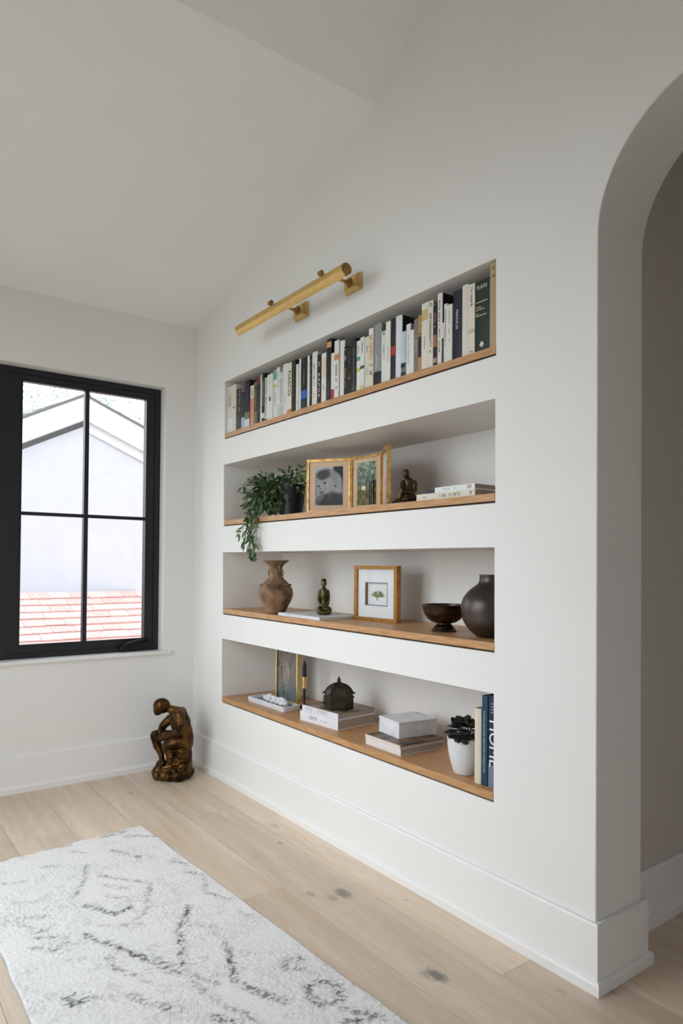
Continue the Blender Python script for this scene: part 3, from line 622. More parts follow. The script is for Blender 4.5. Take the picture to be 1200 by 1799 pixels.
# spine, side, soft, bands, lettering, title, label
L = lambda c, a=.2, b=.8, cell=.007, fr=.4: (c, a, b, cell, fr)
BK = [
 ('#cfcbbb', None, 1, [(0, .30, '#d9d6d6')], [L('#8d8b80', .55, .85)], 0, 'cream book with a paler foot, leftmost on the top shelf'),
 ('#d2cfbf', None, 1, [], [L('#26241f', .48, .53, .006, .6)], 0, 'cream book with a small dark mark, second from the left'),
 ('#1e221f', None, 1, [(0, .35, '#3c4248')], [L('#9a9a8c', .35, .95, .008, .3)], 0, 'thin charcoal book with mottled grey spine, third from the left'),
 ('#23261f', '#cfcdc4', 1, [(0, .3, '#2e353c')], [L('#b6b8b0', .4, .95, .010, .5)], 0, 'thin black book with speckled light spine print, fourth from the left'),
 ('#1a1822', None, 1, [(.78, 1, '#5e5560'), (0, .24, '#a9b4c4')], [L('#8b8696', .3, .7, .008, .2)], 0, 'navy book with mauve head and pale blue foot'),
 ('#14191a', None, 1, [(.17, .32, '#6b7040'), (0, .17, '#c8d2d4')], [L('#56616a', .45, .8, .008, .2)], 0, 'black book with olive band over a white foot'),
 ('#cf8f7b', None, 1, [(.68, 1, '#d8d2c0')], [L('#3a3530', .72, .93, .009, .35), L('#a5604c', .1, .6, .012, .2)], 0, 'salmon pink book with cream head'),
 ('#4c3f24', None, 1, [(0, .3, '#766a43'), (.9, 1, '#7c6439')], [L('#98885a', .35, .85, .010, .5)], 0, 'brown and gold mottled book beside the salmon one'),
 ('#1b171b', None, 1, [(.84, 1, '#6d2f33')], [L('#7d7a84', .2, .75, .007, .25)], 0, 'black book with maroon head and grey lettering'),
 ('#dcdcd6', None, 1, [], 0, 0, 'very thin plain white book beside the maroon headed one'),
 ('#1a1b1d', None, 1, [(.08, .18, '#c9cad2')], [L('#b9b9b7', .3, .85, .011, .45)], 0, 'black book with blurred white figure on the spine'),
 ('#c9cfc4', None, 1, [(.0, .05, '#4a4a44')], [L('#3c4a44', .6, .95, .008, .4), L('#55625c', .08, .5, .006, .3)], [('O', .53, .022, '#37463f', 'h', 1)], 'pale green book with dark ring on the spine'),
 ('#d6d6cc', None, 1, [], [L('#222420', .38, .48, .009, .35)], [('0', .45, .035, '#1d1e1a', 'h', 1)], 'wide white book with black oval on the spine'),
 ('#d5d8d8', None, 1, [(.80, .985, '#5fa295'), (.64, .70, '#bcc65a')], [L('#8b8fa6', .2, .6, .007, .3)], 0, 'white book with teal head and lime mark'),
 ('#d6d6cd', None, 1, [(.05, .25, '#c2c7b8')], [L('#77786f', .55, .9, .012, .2)], 0, 'slim white book right of the teal headed one'),
 ('#c7cac8', None, 1, [(0, .2, '#b6bdaa')], [L('#5b5f5e', .3, .85, .006, .25)], 0, 'short light grey book with thin grey title'),
 ('#d9d7d4', None, 1, [], [L('#b6b2b0', .1, .4, .008, .25)], 0, 'plain white book left of the cream FIASCO book'),
 ('#ded6c2', None, 1, [(0, .085, '#c6813f')], 0, [('FIASCO', .60, .040, '#1f1a16', 'v', 1.0)], 'cream book titled FIASCO with orange foot'),
 ('#15170f', '#0f0f0f', 1, [(.25, .95, '#1b1d16')], [L('#70784a', .25, .95, .014, .12)], 0, 'black book with olive stripe right of the FIASCO book'),
 ('#d8d8cb', None, 1, [], [L('#3b3b36', .12, .2, .010, .5)], 0, 'ivory book with small dark publisher mark at its foot'),
 ('#e0e0da', None, 1, [], 0, 0, 'narrow white book standing taller than its ivory neighbour'),
 ('#16181d', '#101114', 1, [(.2, .36, '#2b5fa8'), (0, .14, '#252d2c')], [L('#8e9196', .45, .95, .009, .14)], 0, 'black book with royal blue picture low on the spine'),
 ('#dcdcd2', None, 1, [], 0, 0, 'white book right of the black and blue one'),
 ('#1c1a20', None, 1, [(.0, .04, '#8c2c33')], [L('#c4c4c8', .1, .9, .009, .35)], 0, 'thin black book with white lettering and red foot'),
 ('#dcdad0', '#cfccc2', 0, [], [L('#b9b6ab', .1, .9, .03, .08)], 0, 'thick white hardback with pale jacket, mid shelf'),
 ('#151313', '#3c3a3a', 1, [], [L('#cfc9c4', .05, .95, .026, .38)], 0, 'black book with large widely spaced white title letters'),
 ('#dcdad0', None, 1, [(.5, .9, '#d8cdb8')], [L('#8c8270', .2, .35, .006, .25)], 0, 'white book with sandy tinge before the tall black volumes'),
 ('#16181e', '#101217', 0, [(.86, .95, '#d0955f')], [L('#a2a6ae', .05, .3, .008, .12)], 0, 'tall black hardback with an orange spot near its head'),
 ('#dad9d0', None, 1, [(0, .22, '#ae3142')], 0, 0, 'short white book with crimson foot'),
 ('#dcdcd2', None, 1, [(.66, .76, '#cc8546')], [L('#4a4b47', .25, .62, .011, .45), L('#33342f', .12, .2, .012, .5)], 0, 'white book with orange square above its title'),
 ('#e0deda', '#8d8c88', 0, [], 0, 0, 'tall plain white book left of three black journals'),
 ('#17150f', None, 1, [(.12, .55, '#231e14')], [L('#d9d9dc', .68, .95, .008, .5), L('#c5a24e', .12, .55, .010, .45)], 0, 'black book with yellow lettering, first of the dark trio'),
 ('#1e1a17', None, 1, [], [L('#7c7263', .2, .9, .02, .15), L('#cfcac1', .25, .35, .008, .4)], 0, 'black book with two fine grey lines down the spine'),
 ('#181716', '#0c0c0e', 1, [(.04, .12, '#4a4640')], [L('#a39b8c', .1, .9, .009, .2)], 0, 'tall black book ending the dark trio'),
 ('#dee0de', None, 1, [(.60, .68, '#3a9a9e'), (.38, .45, '#bccb3a')], [L('#8f979b', .72, .9, .006, .3)], 0, 'white book with teal and lime dots'),
 ('#dcdcd2', None, 1, [(.40, .46, '#4c4b45'), (.02, .09, '#c9cc86')], [L('#6d6f6b', .68, .92, .009, .25)], 0, 'white book with one dark dot mid spine'),
 ('#d5d1c8', None, 1, [], [L('#6c6870', .66, .85, .008, .3), L('#a6a1a8', .2, .4, .006, .2)], 0, 'pale grey book between the dotted and orange titled books'),
 ('#dccfba', None, 1, [(.90, 1, '#e1e1de')], [L('#c48a5c', .42, .88, .011, .6), L('#4a433b', .15, .38, .014, .6)], 0, 'cream book with large faint orange letters'),
 ('#8e9290', '#84888a', 0, [(0, .22, '#15171b')], [L('#c6cac9', .62, .95, .014, .12), L('#d4d6d6', .25, .5, .007, .3)], 0, 'wide grey hardback with black foot'),
 ('#d9dbd6', None, 1, [], [L('#25272c', .88, .98, .006, .45), L('#7d8a83', .5, .78, .010, .3), L('#a56a66', .40, .48, .01, .3)], 0, 'white book with a small black mark at the head, right of the grey hardback'),
 ('#dfdfd7', None, 1, [], [L('#b7a9a6', .3, .6, .012, .2)], 0, 'tall white book beside the black one with red dot'),
 ('#141519', '#101114', 0, [(.40, .55, '#b3242a'), (.6, .8, '#15221d')], 0, 0, 'black book with bright red dot on the spine'),
 ('#d9dde0', '#12181b', 0, [], 0, 0, 'thick white spined hardback with black covers'),
 ('#b9cad3', None, 1, [(0, .30, '#1a2023'), (.10, .20, '#d7dbdc')], [L('#e9eef0', .4, .95, .010, .5)], 0, 'short light blue book with bird-like white patch on black foot'),
 ('#dcddd6', '#b4b2b6', 1, [], [L('#a9aaa5', .2, .8, .009, .2)], 0, 'white book right of the light blue one'),
 ('#dfe0d6', None, 1, [], 0, 0, 'narrow short ivory book left of the taupe one'),
 ('#7e7370', '#776d6a', 1, [], [L('#cfc9c2', .35, .65, .009, .4)], 0, 'taupe book with white lettering'),
 ('#b48a55', None, 1, [(.25, .62, '#241e18'), (.64, .68, '#8c5e38')], 0, 0, 'thin tan book with black middle'),
 ('#ddd8ce', None, 1, [(.74, .90, '#c9b178')], [L('#a39c98', .3, .5, .006, .2)], 0, 'cream book with mustard blot near its head'),
 ('#ded9c8', '#c9c1a6', 1, [], [L('#3a3833', .22, .85, .010, .4), L('#3a3833', .88, .97, .006, .5)], 0, 'cream book with long dark lettered title'),
 ('#17120f', '#0f0d0c', 1, [(.32, .52, '#a0674e'), (.06, .14, '#b48f78')], [L('#d4a58c', .6, .88, .010, .35)], 0, 'black book with copper brown block'),
 ('#dedad4', '#101214', 0, [(0, .02, '#3c66a2')], [L('#5a5757', .15, .9, .008, .22)], 0, 'tall white spined book with black covers and blue hem'),
 ('#d8d6cc', None, 1, [(0, .62, '#3a1d20')], [L('#a08a8a', .2, .55, .010, .4)], 0, 'very thin white book with oxblood lower half'),
 ('#d8dad6', None, 1, [], [L('#505350', .3, .9, .007, .3)], 0, 'white book with fine title right of the oxblood one'),
 ('#dcd9d0', None, 1, [(0, .2, '#d7ddcc')], [L('#c6bcb9', .3, .9, .014, .1)], 0, 'blank creamy white book left of the navy one'),
 ('#14172a', '#101318', 0, [], 0, [('PRINCIPLES', .58, .015, '#d9dade', 'v', 1.0)], 'thick navy book titled PRINCIPLES in small white letters'),
 ('#ddd8cc', None, 0, [], 0, 0, 'thick plain ivory hardback right of the navy book'),
 ('#ddd6c6', None, 1, [(.30, .36, '#bfb8a8')], [L('#4a4136', .66, .95, .009, .3), L('#6a6153', .02, .05, .006, .6)], 0, 'ivory book with dark title along the upper spine'),
 ('#12291f', '#0e2018', 0, [], 0, [('PLATO', .90, .0200, '#dfe4da', 'h', .82), ('\u2660', .1, .022, '#c9d0c0', 'h', 1.0)], 'thick dark green book titled PLATO'),
 ('#b39a76', None, 0, [], [L('#6a4f32', .80, .95, .010, .35)], 0, 'tall tan cloth book at the right end of the top shelf'),
]
assert len(BK) == len(Y) == 60, (len(BK), len(Y))
for (y0, y1, h), (sp, sd, soft, bands, let, ti, lab) in zip(Y, BK):
    t = y0 - y1
    dep = 0.135 + rb.random() * .04 + (0.03 if h > .27 else 0)
    o = stand_book(y0, y1, h, Z1 + .0004, .010 + rb.random() * .004, dep, sp, lab, 'book', 'books standing in a row on the top shelf', bands, let or None, sd, None, ti or None, bool(soft))
    if 'PLATO' in lab:
        bm = BM()
        for zf, a, b_ in ((.69, -.85, .75), (.62, -.85, -.1), (.585, -.85, .35), (.53, -.85, -.45), (.50, -.85, .62)):
            box(bm, -.0009, -.0002, -t / 2 * b_, -t / 2 * a, zf * h, zf * h + .0035)
        obj('spine_lettering', bm, ink('#b9b98a'), o)['kind'] = 'stuff'

# ------------------------------------------------------------------ lying books
def flat_book(cx, cy, zb, ly, lx, h, rz, spine, top, label, group=None, soft=False, lettering=None, title=None, topmat=None, page=None, spine_side='-x'):
    """lying book: spine along local y at x=0 facing -x; lx deep, ly long; origin at middle of the spine's bottom"""
    o = thing('book', label, 'book', (cx, cy, zb), rz, group)
    th = .0022 if soft else .0035; ov = .0 if soft else .003
    bm = BM(); box(bm, .0, th, -ly / 2, ly / 2, 0, h); obj('spine', bm, cover_mat(spine), o, bevel=.001, seg=1)
    bm = BM(); box(bm, th, lx, -ly / 2, ly / 2, 0, th); obj('cover', bm, cover_mat(spine), o)
    bm = BM(); box(bm, th, lx, -ly / 2, ly / 2, h - th, h); obj('cover', bm, topmat or cover_mat(top), o)
    bm = BM(); box(bm, th, lx - ov - .002, -ly / 2 + ov, ly / 2 - ov, th, h - th); obj('page_block', bm, page or PAGE, o)
    if lettering:
        for c, a, b_, cell, hg, zf in lettering:
            bm = BM(); u = a
            y = ly / 2 - a * ly
            while y > ly / 2 - b_ * ly:
                if rb.random() > .15:
                    wd = cell * .72; z0 = h * zf - hg / 2
                    box(bm, -.0005, .0, y - wd * .25, y, z0, z0 + hg)
                    if rb.random() > .4: box(bm, -.0005, .0, y - wd, y, z0 + hg * .8, z0 + hg)
                    if rb.random() > .4: box(bm, -.0005, .0, y - wd, y - wd * .75, z0, z0 + hg)
                y -= cell
            obj('spine_lettering', bm, ink(c), o)['kind'] = 'stuff'
    if title:
        for s, yf, size, c, sx in title:
            put_text(s, (-.0008, ly / 2 - yf * ly, h / 2), (0, -1, 0), (0, 0, 1), size, ink(c), o, 'spine_title', sx)
    return o
def rot_of(l, f):  # rotation so that local -y runs from l to f
    dx, dy = f[0] - l[0], f[1] - l[1]; return math.atan2(dx, -dy)
LB = thing  # alias
def flat_from(l, f, zb, lx, h, *a, **k):
    cx, cy = (l[0] + f[0]) / 2, (l[1] + f[1]) / 2; ly = math.hypot(f[0] - l[0], f[1] - l[1])
    return flat_book(cx, cy, zb, ly, lx, h, rot_of(l, f), *a, **k)
DARKPIC = mat('printed_dark_cover', '#3b332c', 0.4, nscale=16, col2='#8a6a50', detail=5, thresh=(.48, .66))
GREYPIC = mat('printed_grey_cover', '#4f4a44', 0.4, nscale=14, col2='#b59a84', detail=5, thresh=(.45, .7))
# third shelf: large thin book under the kneeling figure
flat_from((.014, -1.04), (.010, -1.435), Z3 + .0004, .225, .0145, '#dcdde0', '#d8dadc', 'large thin white book lying under the kneeling bronze figure', soft=True, page=mat('paper_white', '#cfcdc8', .8), lettering=[('#2a3136', .18, .62, .30, .0016, .62)])
# lowest shelf stacks
S1L, S1F = (.054, -1.203), (.077, -1.503)
flat_from(S1L, S1F, Z4 + .0004, .255, .050, '#e3e3e6', '#dcdcde', 'thick white coffee table book, lower of the stack under the domed lantern', 'books stacked on the lowest shelf', page=mat('paper_grey', '#b8ada0', .85, nscale=200, col2='#9d9387', stretch=(1, 1, 40)), lettering=[('#8f95a2', .26, .46, .013, .018, .5), ('#a9aeb8', .55, .72, .008, .010, .45)])
flat_from((.060, -1.213), (.080, -1.500), Z4 + .0510, .245, .029, '#dddde2', '#4f4a44', 'white spined book with dark picture cover directly under the domed lantern', 'books stacked on the lowest shelf', topmat=GREYPIC, page=mat('paper_grey', '#b8ada0'), lettering=[('#a6aab4', .1, .7, .012, .014, .5)])
S2L, S2F = (.040, -1.768), (.034, -2.012)
flat_from(S2L, S2F, Z4 + .0004, .250, .030, '#dedad8', '#cfcac4', 'white book at the bottom of the stack beside the potted plant', 'books stacked on the lowest shelf', page=mat('paper_grey', '#b8ada0'))
flat_from((.038, -1.766), (.032, -2.010), Z4 + .0308, .250, .0135, '#d9cfc4', '#3b332c', 'thin book with dark floral cover under the white box shaped book', 'books stacked on the lowest shelf', topmat=DARKPIC, page=mat('paper_grey', '#b8ada0'))
MARB = mat('pale_marbled_paper', '#e4e4e6', 0.5, nscale=18, col2='#d6d6da', detail=6, thresh=(.42, .62))
bx = thing('box', 'white marbled box with a hinged lid on top of the floral book', 'box', (.1135, -1.842, Z4 + .0447), rot_of((.124, -1.761), (.103, -1.922)))
bm = BM(); box(bm, 0, .205, -.081, .081, 0, .0615); obj('box_body', bm, MARB, bx, bevel=.0012)
bm = BM(); box(bm, -.0012, .2075, -.083, .083, .0630, .0705); obj('lid', bm, MARB, bx, bevel=.0012)
bm = BM(); box(bm, .001, .204, -.0795, .0795, .0610, .0632); obj('lid_gap', bm, mat('dark_line', '#3a322c', .8), bx)

# upright books at the right end of the lowest shelf
stand_book(-2.427, -2.4595, .278, Z4 + .0004, .031, .24, '#d9d4c6', 'cream book beside the white plant pot', 'book', 'upright books on the lowest shelf', [(.0, 1, '#d6cdb8')], None, '#ddd9cd', soft=False)
stand_book(-2.4605, -2.4875, .329, Z4 + .0004, .034, .25, '#123c55', 'tall teal book with a long pale title on its spine', 'book', 'upright books on the lowest shelf', (), [L('#b7ccd6', .12, .83, .0062, .28)], '#15405a', soft=False)
hm = stand_book(-2.4885, -2.5460, .333, Z4 + .0004, .036, .25, '#1c2544', 'navy and violet book with HOME in large white letters', 'book', 'upright books on the lowest shelf', [(.0, .24, '#77778e')], None, '#1a2340', soft=False)
put_text('HOME', (-.0012, -.001, .485 * .333), (0, 0, -1), (0, -1, 0), .066, ink('#e6e9ee'), hm, 'spine_title', 0.93)
bm = BM()
for k in range(4): box(bm, -.0010, -.0003, -.020, .014, .333 * (.91 - k * .032), .333 * (.91 - k * .032) + .004)
obj('spine_lettering', bm, ink('#7f84a0'), hm)['kind'] = 'stuff'

# second shelf: lying books at the right
flat_from((.030, -2.104), (.030, -2.425), Z2 + .0004, .20, .0285, '#dcd8c6', '#d8d4c4', 'cream book with dark capital title lying lowest on the second shelf', 'books lying on the second shelf', lettering=[('#4a4840', .42, .74, .0125, .012, .5), ('#8c8877', .12, .16, .01, .006, .5), ('#55524a', .92, .97, .008, .012, .5)], page=mat('paper_grey', '#b8ada0'))
flat_from((.036, -2.205), (.036, -2.418), Z2 + .0292, .20, .021, '#e2e4e4', '#d9dbda', 'white book with small red mark lying on the cream one', 'books lying on the second shelf', lettering=[('#93a7ac', .1, .55, .010, .006, .5), ('#b85a52', .82, .9, .008, .013, .5)], page=mat('paper_grey', '#b8ada0'))
flat_from((.060, -2.140), (.060, -2.20), Z2 + .0292, .16, .016, '#20264a', '#d7dae6', 'small navy booklet peeking out left of the white book', 'books lying on the second shelf', soft=True)

# ------------------------------------------------------------------ gilt triptych on the second shelf
GILT = mat('gilt_frame', '#cfa668', 0.36, metal=0.65, nscale=40, col2='#a47a40', rough2=0.45)
MATB = mat('tan_mat_board', '#cfb08a', 0.7, noise=.06, nscale=60)
def picture(name, wd, ht, func, parent, nx=70, ny=90, rough=.45):
    """flat print on plane x=0 (faces -x): colours per vertex from func(u right, v up)"""
    me = bpy.data.meshes.new(name); vs = []; fs = []; cols = []
    for j in range(ny + 1):
        for i in range(nx + 1):
            u, v = i / nx, j / ny; vs.append((0, wd * (.5 - u), ht * v)); cols.append((*func(u, v), 1))
    for j in range(ny):
        for i in range(nx):
            a = j * (nx + 1) + i; fs.append((a, a + nx + 1, a + nx + 2, a + 1))
    me.from_pydata(vs, [], fs); at = me.color_attributes.new('Col', 'FLOAT_COLOR', 'POINT')
    at.data.foreach_set('color', np.array(cols, dtype=np.float32).ravel())
    pm = vcol_mat('print_' + name, .8); pm.node_tree.nodes['Principled BSDF'].inputs['Specular IOR Level'].default_value = 0.05
    return new_obj(name, me, pm, parent)
def g2(u, v, cx, cy, rx, ry, a=0.0):
    c, s = math.cos(a), math.sin(a); x, y = u - cx, v - cy; x, y = x * c + y * s, -x * s + y * c
    return (x / rx) ** 2 + (y / ry) ** 2
def sstep(x, a, b):
    t = min(max((x - a) / (b - a), 0), 1); return t * t * (3 - 2 * t)
rp = np.random.RandomState(8); NG = rp.rand(64, 64)
def vn(u, v, s):
    x, y = u * s, v * s; i, j = int(x) % 63, int(y) % 63; fx, fy = x - int(x), y - int(y)
    return (NG[j, i] * (1 - fx) + NG[j, i + 1] * fx) * (1 - fy) + (NG[j + 1, i] * (1 - fx) + NG[j + 1, i + 1] * fx) * fy
def baby(u, v):
    g = .30 + .06 * vn(u, v, 9)
    g = g * (1 - sstep(v, .80, 1.0) * -.6)                                   # paler top
    def blend(g, val, d, soft=.35): return g + (val - g) * (1 - sstep(d, 1 - soft, 1 + soft))
    g = blend(g, .02, g2(u, v, .92, .85, .26, .42, .2))                      # dark hair of the adult
    g = blend(g, .40, g2(u, v, .76, .60, .20, .30, .5))                      # adult's cheek
    g = blend(g, .34, g2(u, v, .60, .80, .22, .12, -.5))                     # brow
    g = blend(g, .40, g2(u, v, .30, .52, .27, .30))                          # child's face
    g = blend(g, .09, g2(u, v, .30, .80, .24, .13, .15), .6)                 # child's hair
    g = blend(g, .05, g2(u, v, .35, .585, .065, .022), .5); g = blend(g, .05, g2(u, v, .12, .50, .055, .02), .5)   # eyes
    g = blend(g, .10, g2(u, v, .24, .34, .07, .028), .6); g = blend(g, .22, g2(u, v, .21, .44, .03, .03), .6)
    g = blend(g, .04, g2(u, v, .72, .50, .05, .015, .6), .5)
    g = blend(g, .07, g2(u, v, .62, .10, .55, .22), .5)                      # dark clothing
    g = blend(g, .22, g2(u, v, .20, .20, .14, .08, .5), .6); g = blend(g, .2, g2(u, v, .55, .24, .04, .12, .4), .7)
    g *= .8 + .4 * vn(u, v, 26); g = 1.25 * g ** 1.55; return (g, g, g * .98)
def forest(u, v):
    a = vn(u, v, 12); b = vn(v, u, 30); g = .10 + .55 * a * b + .35 * sstep(v, .5, 1) * b
    r_, gg, bb = g * .85, g * 1.0, g * .82
    if v < .45: r_, gg, bb = g * 1.0 + .05 * b, g * .95, g * .35
    if u > .62 and v < .55 and abs((u * 9) % 1 - .5) > .18: r_, gg, bb = .02, .025, .035
    if g2(u, v, .35, .40, .12, .05) < 1: r_, gg, bb = .75, .75, .72
    return (r_ ** 1.4, gg ** 1.4, bb ** 1.4)
def garden(u, v):
    b = vn(u, v, 24); 
    if v > .75: return (.25 + .4 * b, .38 + .35 * b, .30 + .3 * b)
    return (.55 + .2 * b, .42 + .12 * b, .42 + .15 * b)
def framed(t, a, b_, h, func, nm, zb, mid):
    """panel whose face runs from a (left) to b_ (right) in plan"""
    cx, cy = (a[0] + b_[0]) / 2 - t.location.x, (a[1] + b_[1]) / 2 - t.location.y; wd = math.hypot(a[0] - b_[0], a[1] - b_[1]) - .003
    e = bpy.data.objects.new('panel', None)
    rot = math.atan2(b_[0] - a[0], -(b_[1] - a[1]))
    m = Matrix.Translation((cx, cy, 0)) @ Matrix.Rotation(rot, 4, 'Z')
    bd, dp = .0125, .011
    bm = BM()
    for y0, y1, z0, z1 in ((-wd / 2, -wd / 2 + bd, 0, h), (wd / 2 - bd, wd / 2, 0, h), (-wd / 2 + bd, wd / 2 - bd, 0, bd), (-wd / 2 + bd, wd / 2 - bd, h - bd, h)):
        box(bm, -dp, dp * .6, y0, y1, z0, z1)
    fr = obj('panel_moulding', bm, GILT, t, bevel=.0025); fr.data.transform(m)
    # beaded edge
    bm = BM()
    nb = int(h / .0075)
    for i in range(nb):
        z = (i + .5) * h / nb
        for y in (-wd / 2 + .0035, wd / 2 - .0035): bmesh.ops.create_icosphere(bm, subdivisions=1, radius=.0029, matrix=Matrix.Translation((-dp, y, z)))
    nb2 = int(wd / .0075)
    for i in range(nb2):
        y = -wd / 2 + (i + .5) * wd / nb2
        for z in (.0035, h - .0035): bmesh.ops.create_icosphere(bm, subdivisions=1, radius=.0029, matrix=Matrix.Translation((-dp, y, z)))
    be = obj('beaded_edge', bm, GILT, fr); be.data.transform(m); be['kind'] = 'stuff'
    iw, ih = wd - 2 * bd, h - 2 * bd
    bm = BM(); box(bm, -.003, .002, -iw / 2, iw / 2, bd, h - bd); mb = obj('mat_board', bm, MATB, fr); mb.data.transform(m)
    pw, ph = iw * mid[0], ih * mid[1]
    p = picture(nm, pw, ph, func, fr); p.data.transform(Matrix.Translation((0, 0, 0)) @ m @ Matrix.Translation((-.0036, 0, bd + (ih - ph) / 2)))
    bm = BM(); box(bm, -.0072, -.0062, -iw / 2 - .001, iw / 2 + .001, bd - .001, h - bd + .001); gl = obj('frame_glass', bm, FRAMEGLASS, fr); gl.data.transform(m)
TP = [(.063, -1.234), (.201, -1.436), (.216, -1.664), (.080, -1.873)]
tri = thing('triptych_frame', 'folding gilt triptych picture frame standing between plant and seated figure', 'picture frame', (.14, -1.55, Z2 + .0004))
framed(tri, TP[0], TP[1], .279, baby, 'portrait_photo', 0, (.70, .78))
framed(tri, TP[1], TP[2], .279, forest, 'forest_photo', 0, (.70, .84))
framed(tri, TP[2], TP[3], .279, garden, 'garden_photo', 0, (.72, .84))

# shadow box frame on the third shelf
GILT2 = mat('antique_gold_frame', '#a9793c', 0.40, metal=0.7, nscale=70, col2='#6f4c22', thresh=(.5, .75))
fr3 = thing('framed_print', 'square antique gold frame with a small leaf print behind the books', 'picture frame', (.214, -1.61, Z3 + .0004), rot_of((.206, -1.46), (.230, -1.76)))
W3, H3, B3 = .300, .270, .021
bm = BM()
for y0, y1, z0, z1 in ((-W3 / 2, -W3 / 2 + B3, 0, H3), (W3 / 2 - B3, W3 / 2, 0, H3), (-W3 / 2 + B3, W3 / 2 - B3, 0, B3 * .8), (-W3 / 2 + B3, W3 / 2 - B3, H3 - B3 * .8, H3)): box(bm, 0, .028, y0, y1, z0, z1)
obj('frame_moulding', bm, GILT2, fr3, bevel=.003)
bm = BM(); z0, z1 = B3 * .8, H3 - B3 * .8; yy = W3 / 2 - B3
a0, a1, c0, c1 = -.075, .075, .078, .185
for q in ((-yy, a0, z0, z1), (a1, yy, z0, z1), (a0, a1, z0, c0), (a0, a1, c1, z1)): box(bm, .010, .013, *q)
obj('mat_board', bm, mat('white_mat', '#dcdedf', .7), fr3)
bm = BM(); lw = .0035
for q in ((a0 - lw, a0, c0 - lw, c1 + lw), (a1, a1 + lw, c0 - lw, c1 + lw), (a0, a1, c0 - lw, c0), (a0, a1, c1, c1 + lw)): box(bm, .0094, .0135, *q)
obj('mat_fillet', bm, mat('grey_fillet', '#5d6663', .5), fr3)
bm = BM(); box(bm, .024, .027, -yy, yy, z0, z1); obj('backing_board', bm, mat('white_mat', '#dcdedf'), fr3)
bm = BM(); box(bm, .0136, .0238, a1 - .001, a1 + .004, c0, c1); obj('box_liner', bm, mat('brown_liner', '#8a5c34', .6), fr3)
# leaf print: fan of veins
bm = BM(); cx, cz = .004, .113
def leafpoly(bm, cx, cz, a0_, a1_, r):
    n = 12; c = bm.verts.new((.0232, cx, cz)); ps = []
    for i in range(n + 1):
        a = a0_ + (a1_ - a0_) * i / n; rr = r * (.86 + .14 * math.sin(i * 2.3)); ps.append(bm.verts.new((.0232, cx - rr * math.cos(a), cz + rr * .72 * math.sin(a))))
    for i in range(n): bm.faces.new((c, ps[i], ps[i + 1]))
leafpoly(bm, .006, cz, math.radians(10), math.radians(80), .058); leafpoly(bm, .006, cz, math.radians(88), math.radians(160), .05); box(bm, .0230, .0234, .004, .010, cz - .012, cz)
obj('leaf_print', bm, mat('leaf_print_ink', '#7c8a5c', .7, nscale=90, col2='#3c4a34', thresh=(.45, .6)), fr3)
bm = BM(); box(bm, .0065, .0074, -yy - .001, yy + .001, z0 - .001, z1 + .001); obj('frame_glass', bm, FRAMEGLASS, fr3)

# gilt bordered mirror frame on the lowest shelf
g0, g1 = (.203, -.705), (.273, -.832)
gf = thing('framed_print', 'tall thin brass edged frame with a faded print behind the stone tray', 'picture frame', ((g0[0] + g1[0]) / 2, (g0[1] + g1[1]) / 2, Z4 + .0004), rot_of(g0, g1))
GOLDL = mat('light_brass', '#d8bf7c', .3, metal=.75)
GW, GH = math.hypot(g1[0] - g0[0], g1[1] - g0[1]), .335
bm = BM()
for y0, y1, z0, z1 in ((-GW / 2, -GW / 2 + .007, 0, GH), (GW / 2 - .007, GW / 2, 0, GH), (-GW / 2 + .007, GW / 2 - .007, 0, .007), (-GW / 2 + .007, GW / 2 - .007, GH - .007, GH)): box(bm, 0, .052, y0, y1, z0, z1)
obj('frame_moulding', bm, GOLDL, gf, bevel=.0015)
def faded(u, v):
    b = vn(u, v, 9); c = vn(v, u, 22); g = .20 + .10 * b
    if g2(u, v, .42, .50, .16, .22) < 1: g += .16 * c
    if c > .72 and u < .4: g *= .4
    k = sstep(.35 - v, 0, .3); return (g * 1.05 * (1 - .3 * k), g * .92, g * (.84 + .12 * k))
fp = picture('faded_print', GW - .014, GH - .014, faded, gf, 40, 80); fp.data.transform(Matrix.Translation((.0135, 0, .007)))
bm = BM(); box(bm, .014, .018, -GW / 2 + .007, GW / 2 - .007, .007, GH - .007); obj('backing_board', bm, mat('sub_floor', '#4a3a2c'), gf)
bm = BM(); box(bm, .005, .006, -GW / 2 + .006, GW / 2 - .006, .006, GH - .006); obj('frame_glass', bm, FRAMEGLASS, gf)

# black candle in brass cup
cn = thing('candlestick', 'slim black candlestick with brass cup and black pointed candle', 'candlestick', (.245, -.950, Z4 + .0004))
BLKSAT = mat('black_satin', '#0f1014', .35)
bm = BM(); lathe(bm, [(.034, 0), (.034, .005), (.022, .009), (.010, .013), (.007, .02), (.0068, .105)], 28, capt=True); obj('stem', bm, BLKSAT, cn, smooth='auto')
bm = BM(); lathe(bm, [(.009, .103), (.0125, .108), (.0115, .115), (.0135, .140), (.0150, .166), (.0145, .170)], 28, capt=True); obj('candle_cup', bm, BRASS, cn, smooth='auto')
bm = BM(); lathe(bm, [(.0125, .168), (.0125, .226), (.010, .240), (.004, .256), (.0015, .262)], 28, capt=True); obj('candle', bm, mat('black_wax', '#10131a', .4), cn, smooth='auto')
bm = BM(); tube(bm, (0, 0, .26), (0, 0, .268), .0009); obj('wick', bm, BLKSAT, cn)

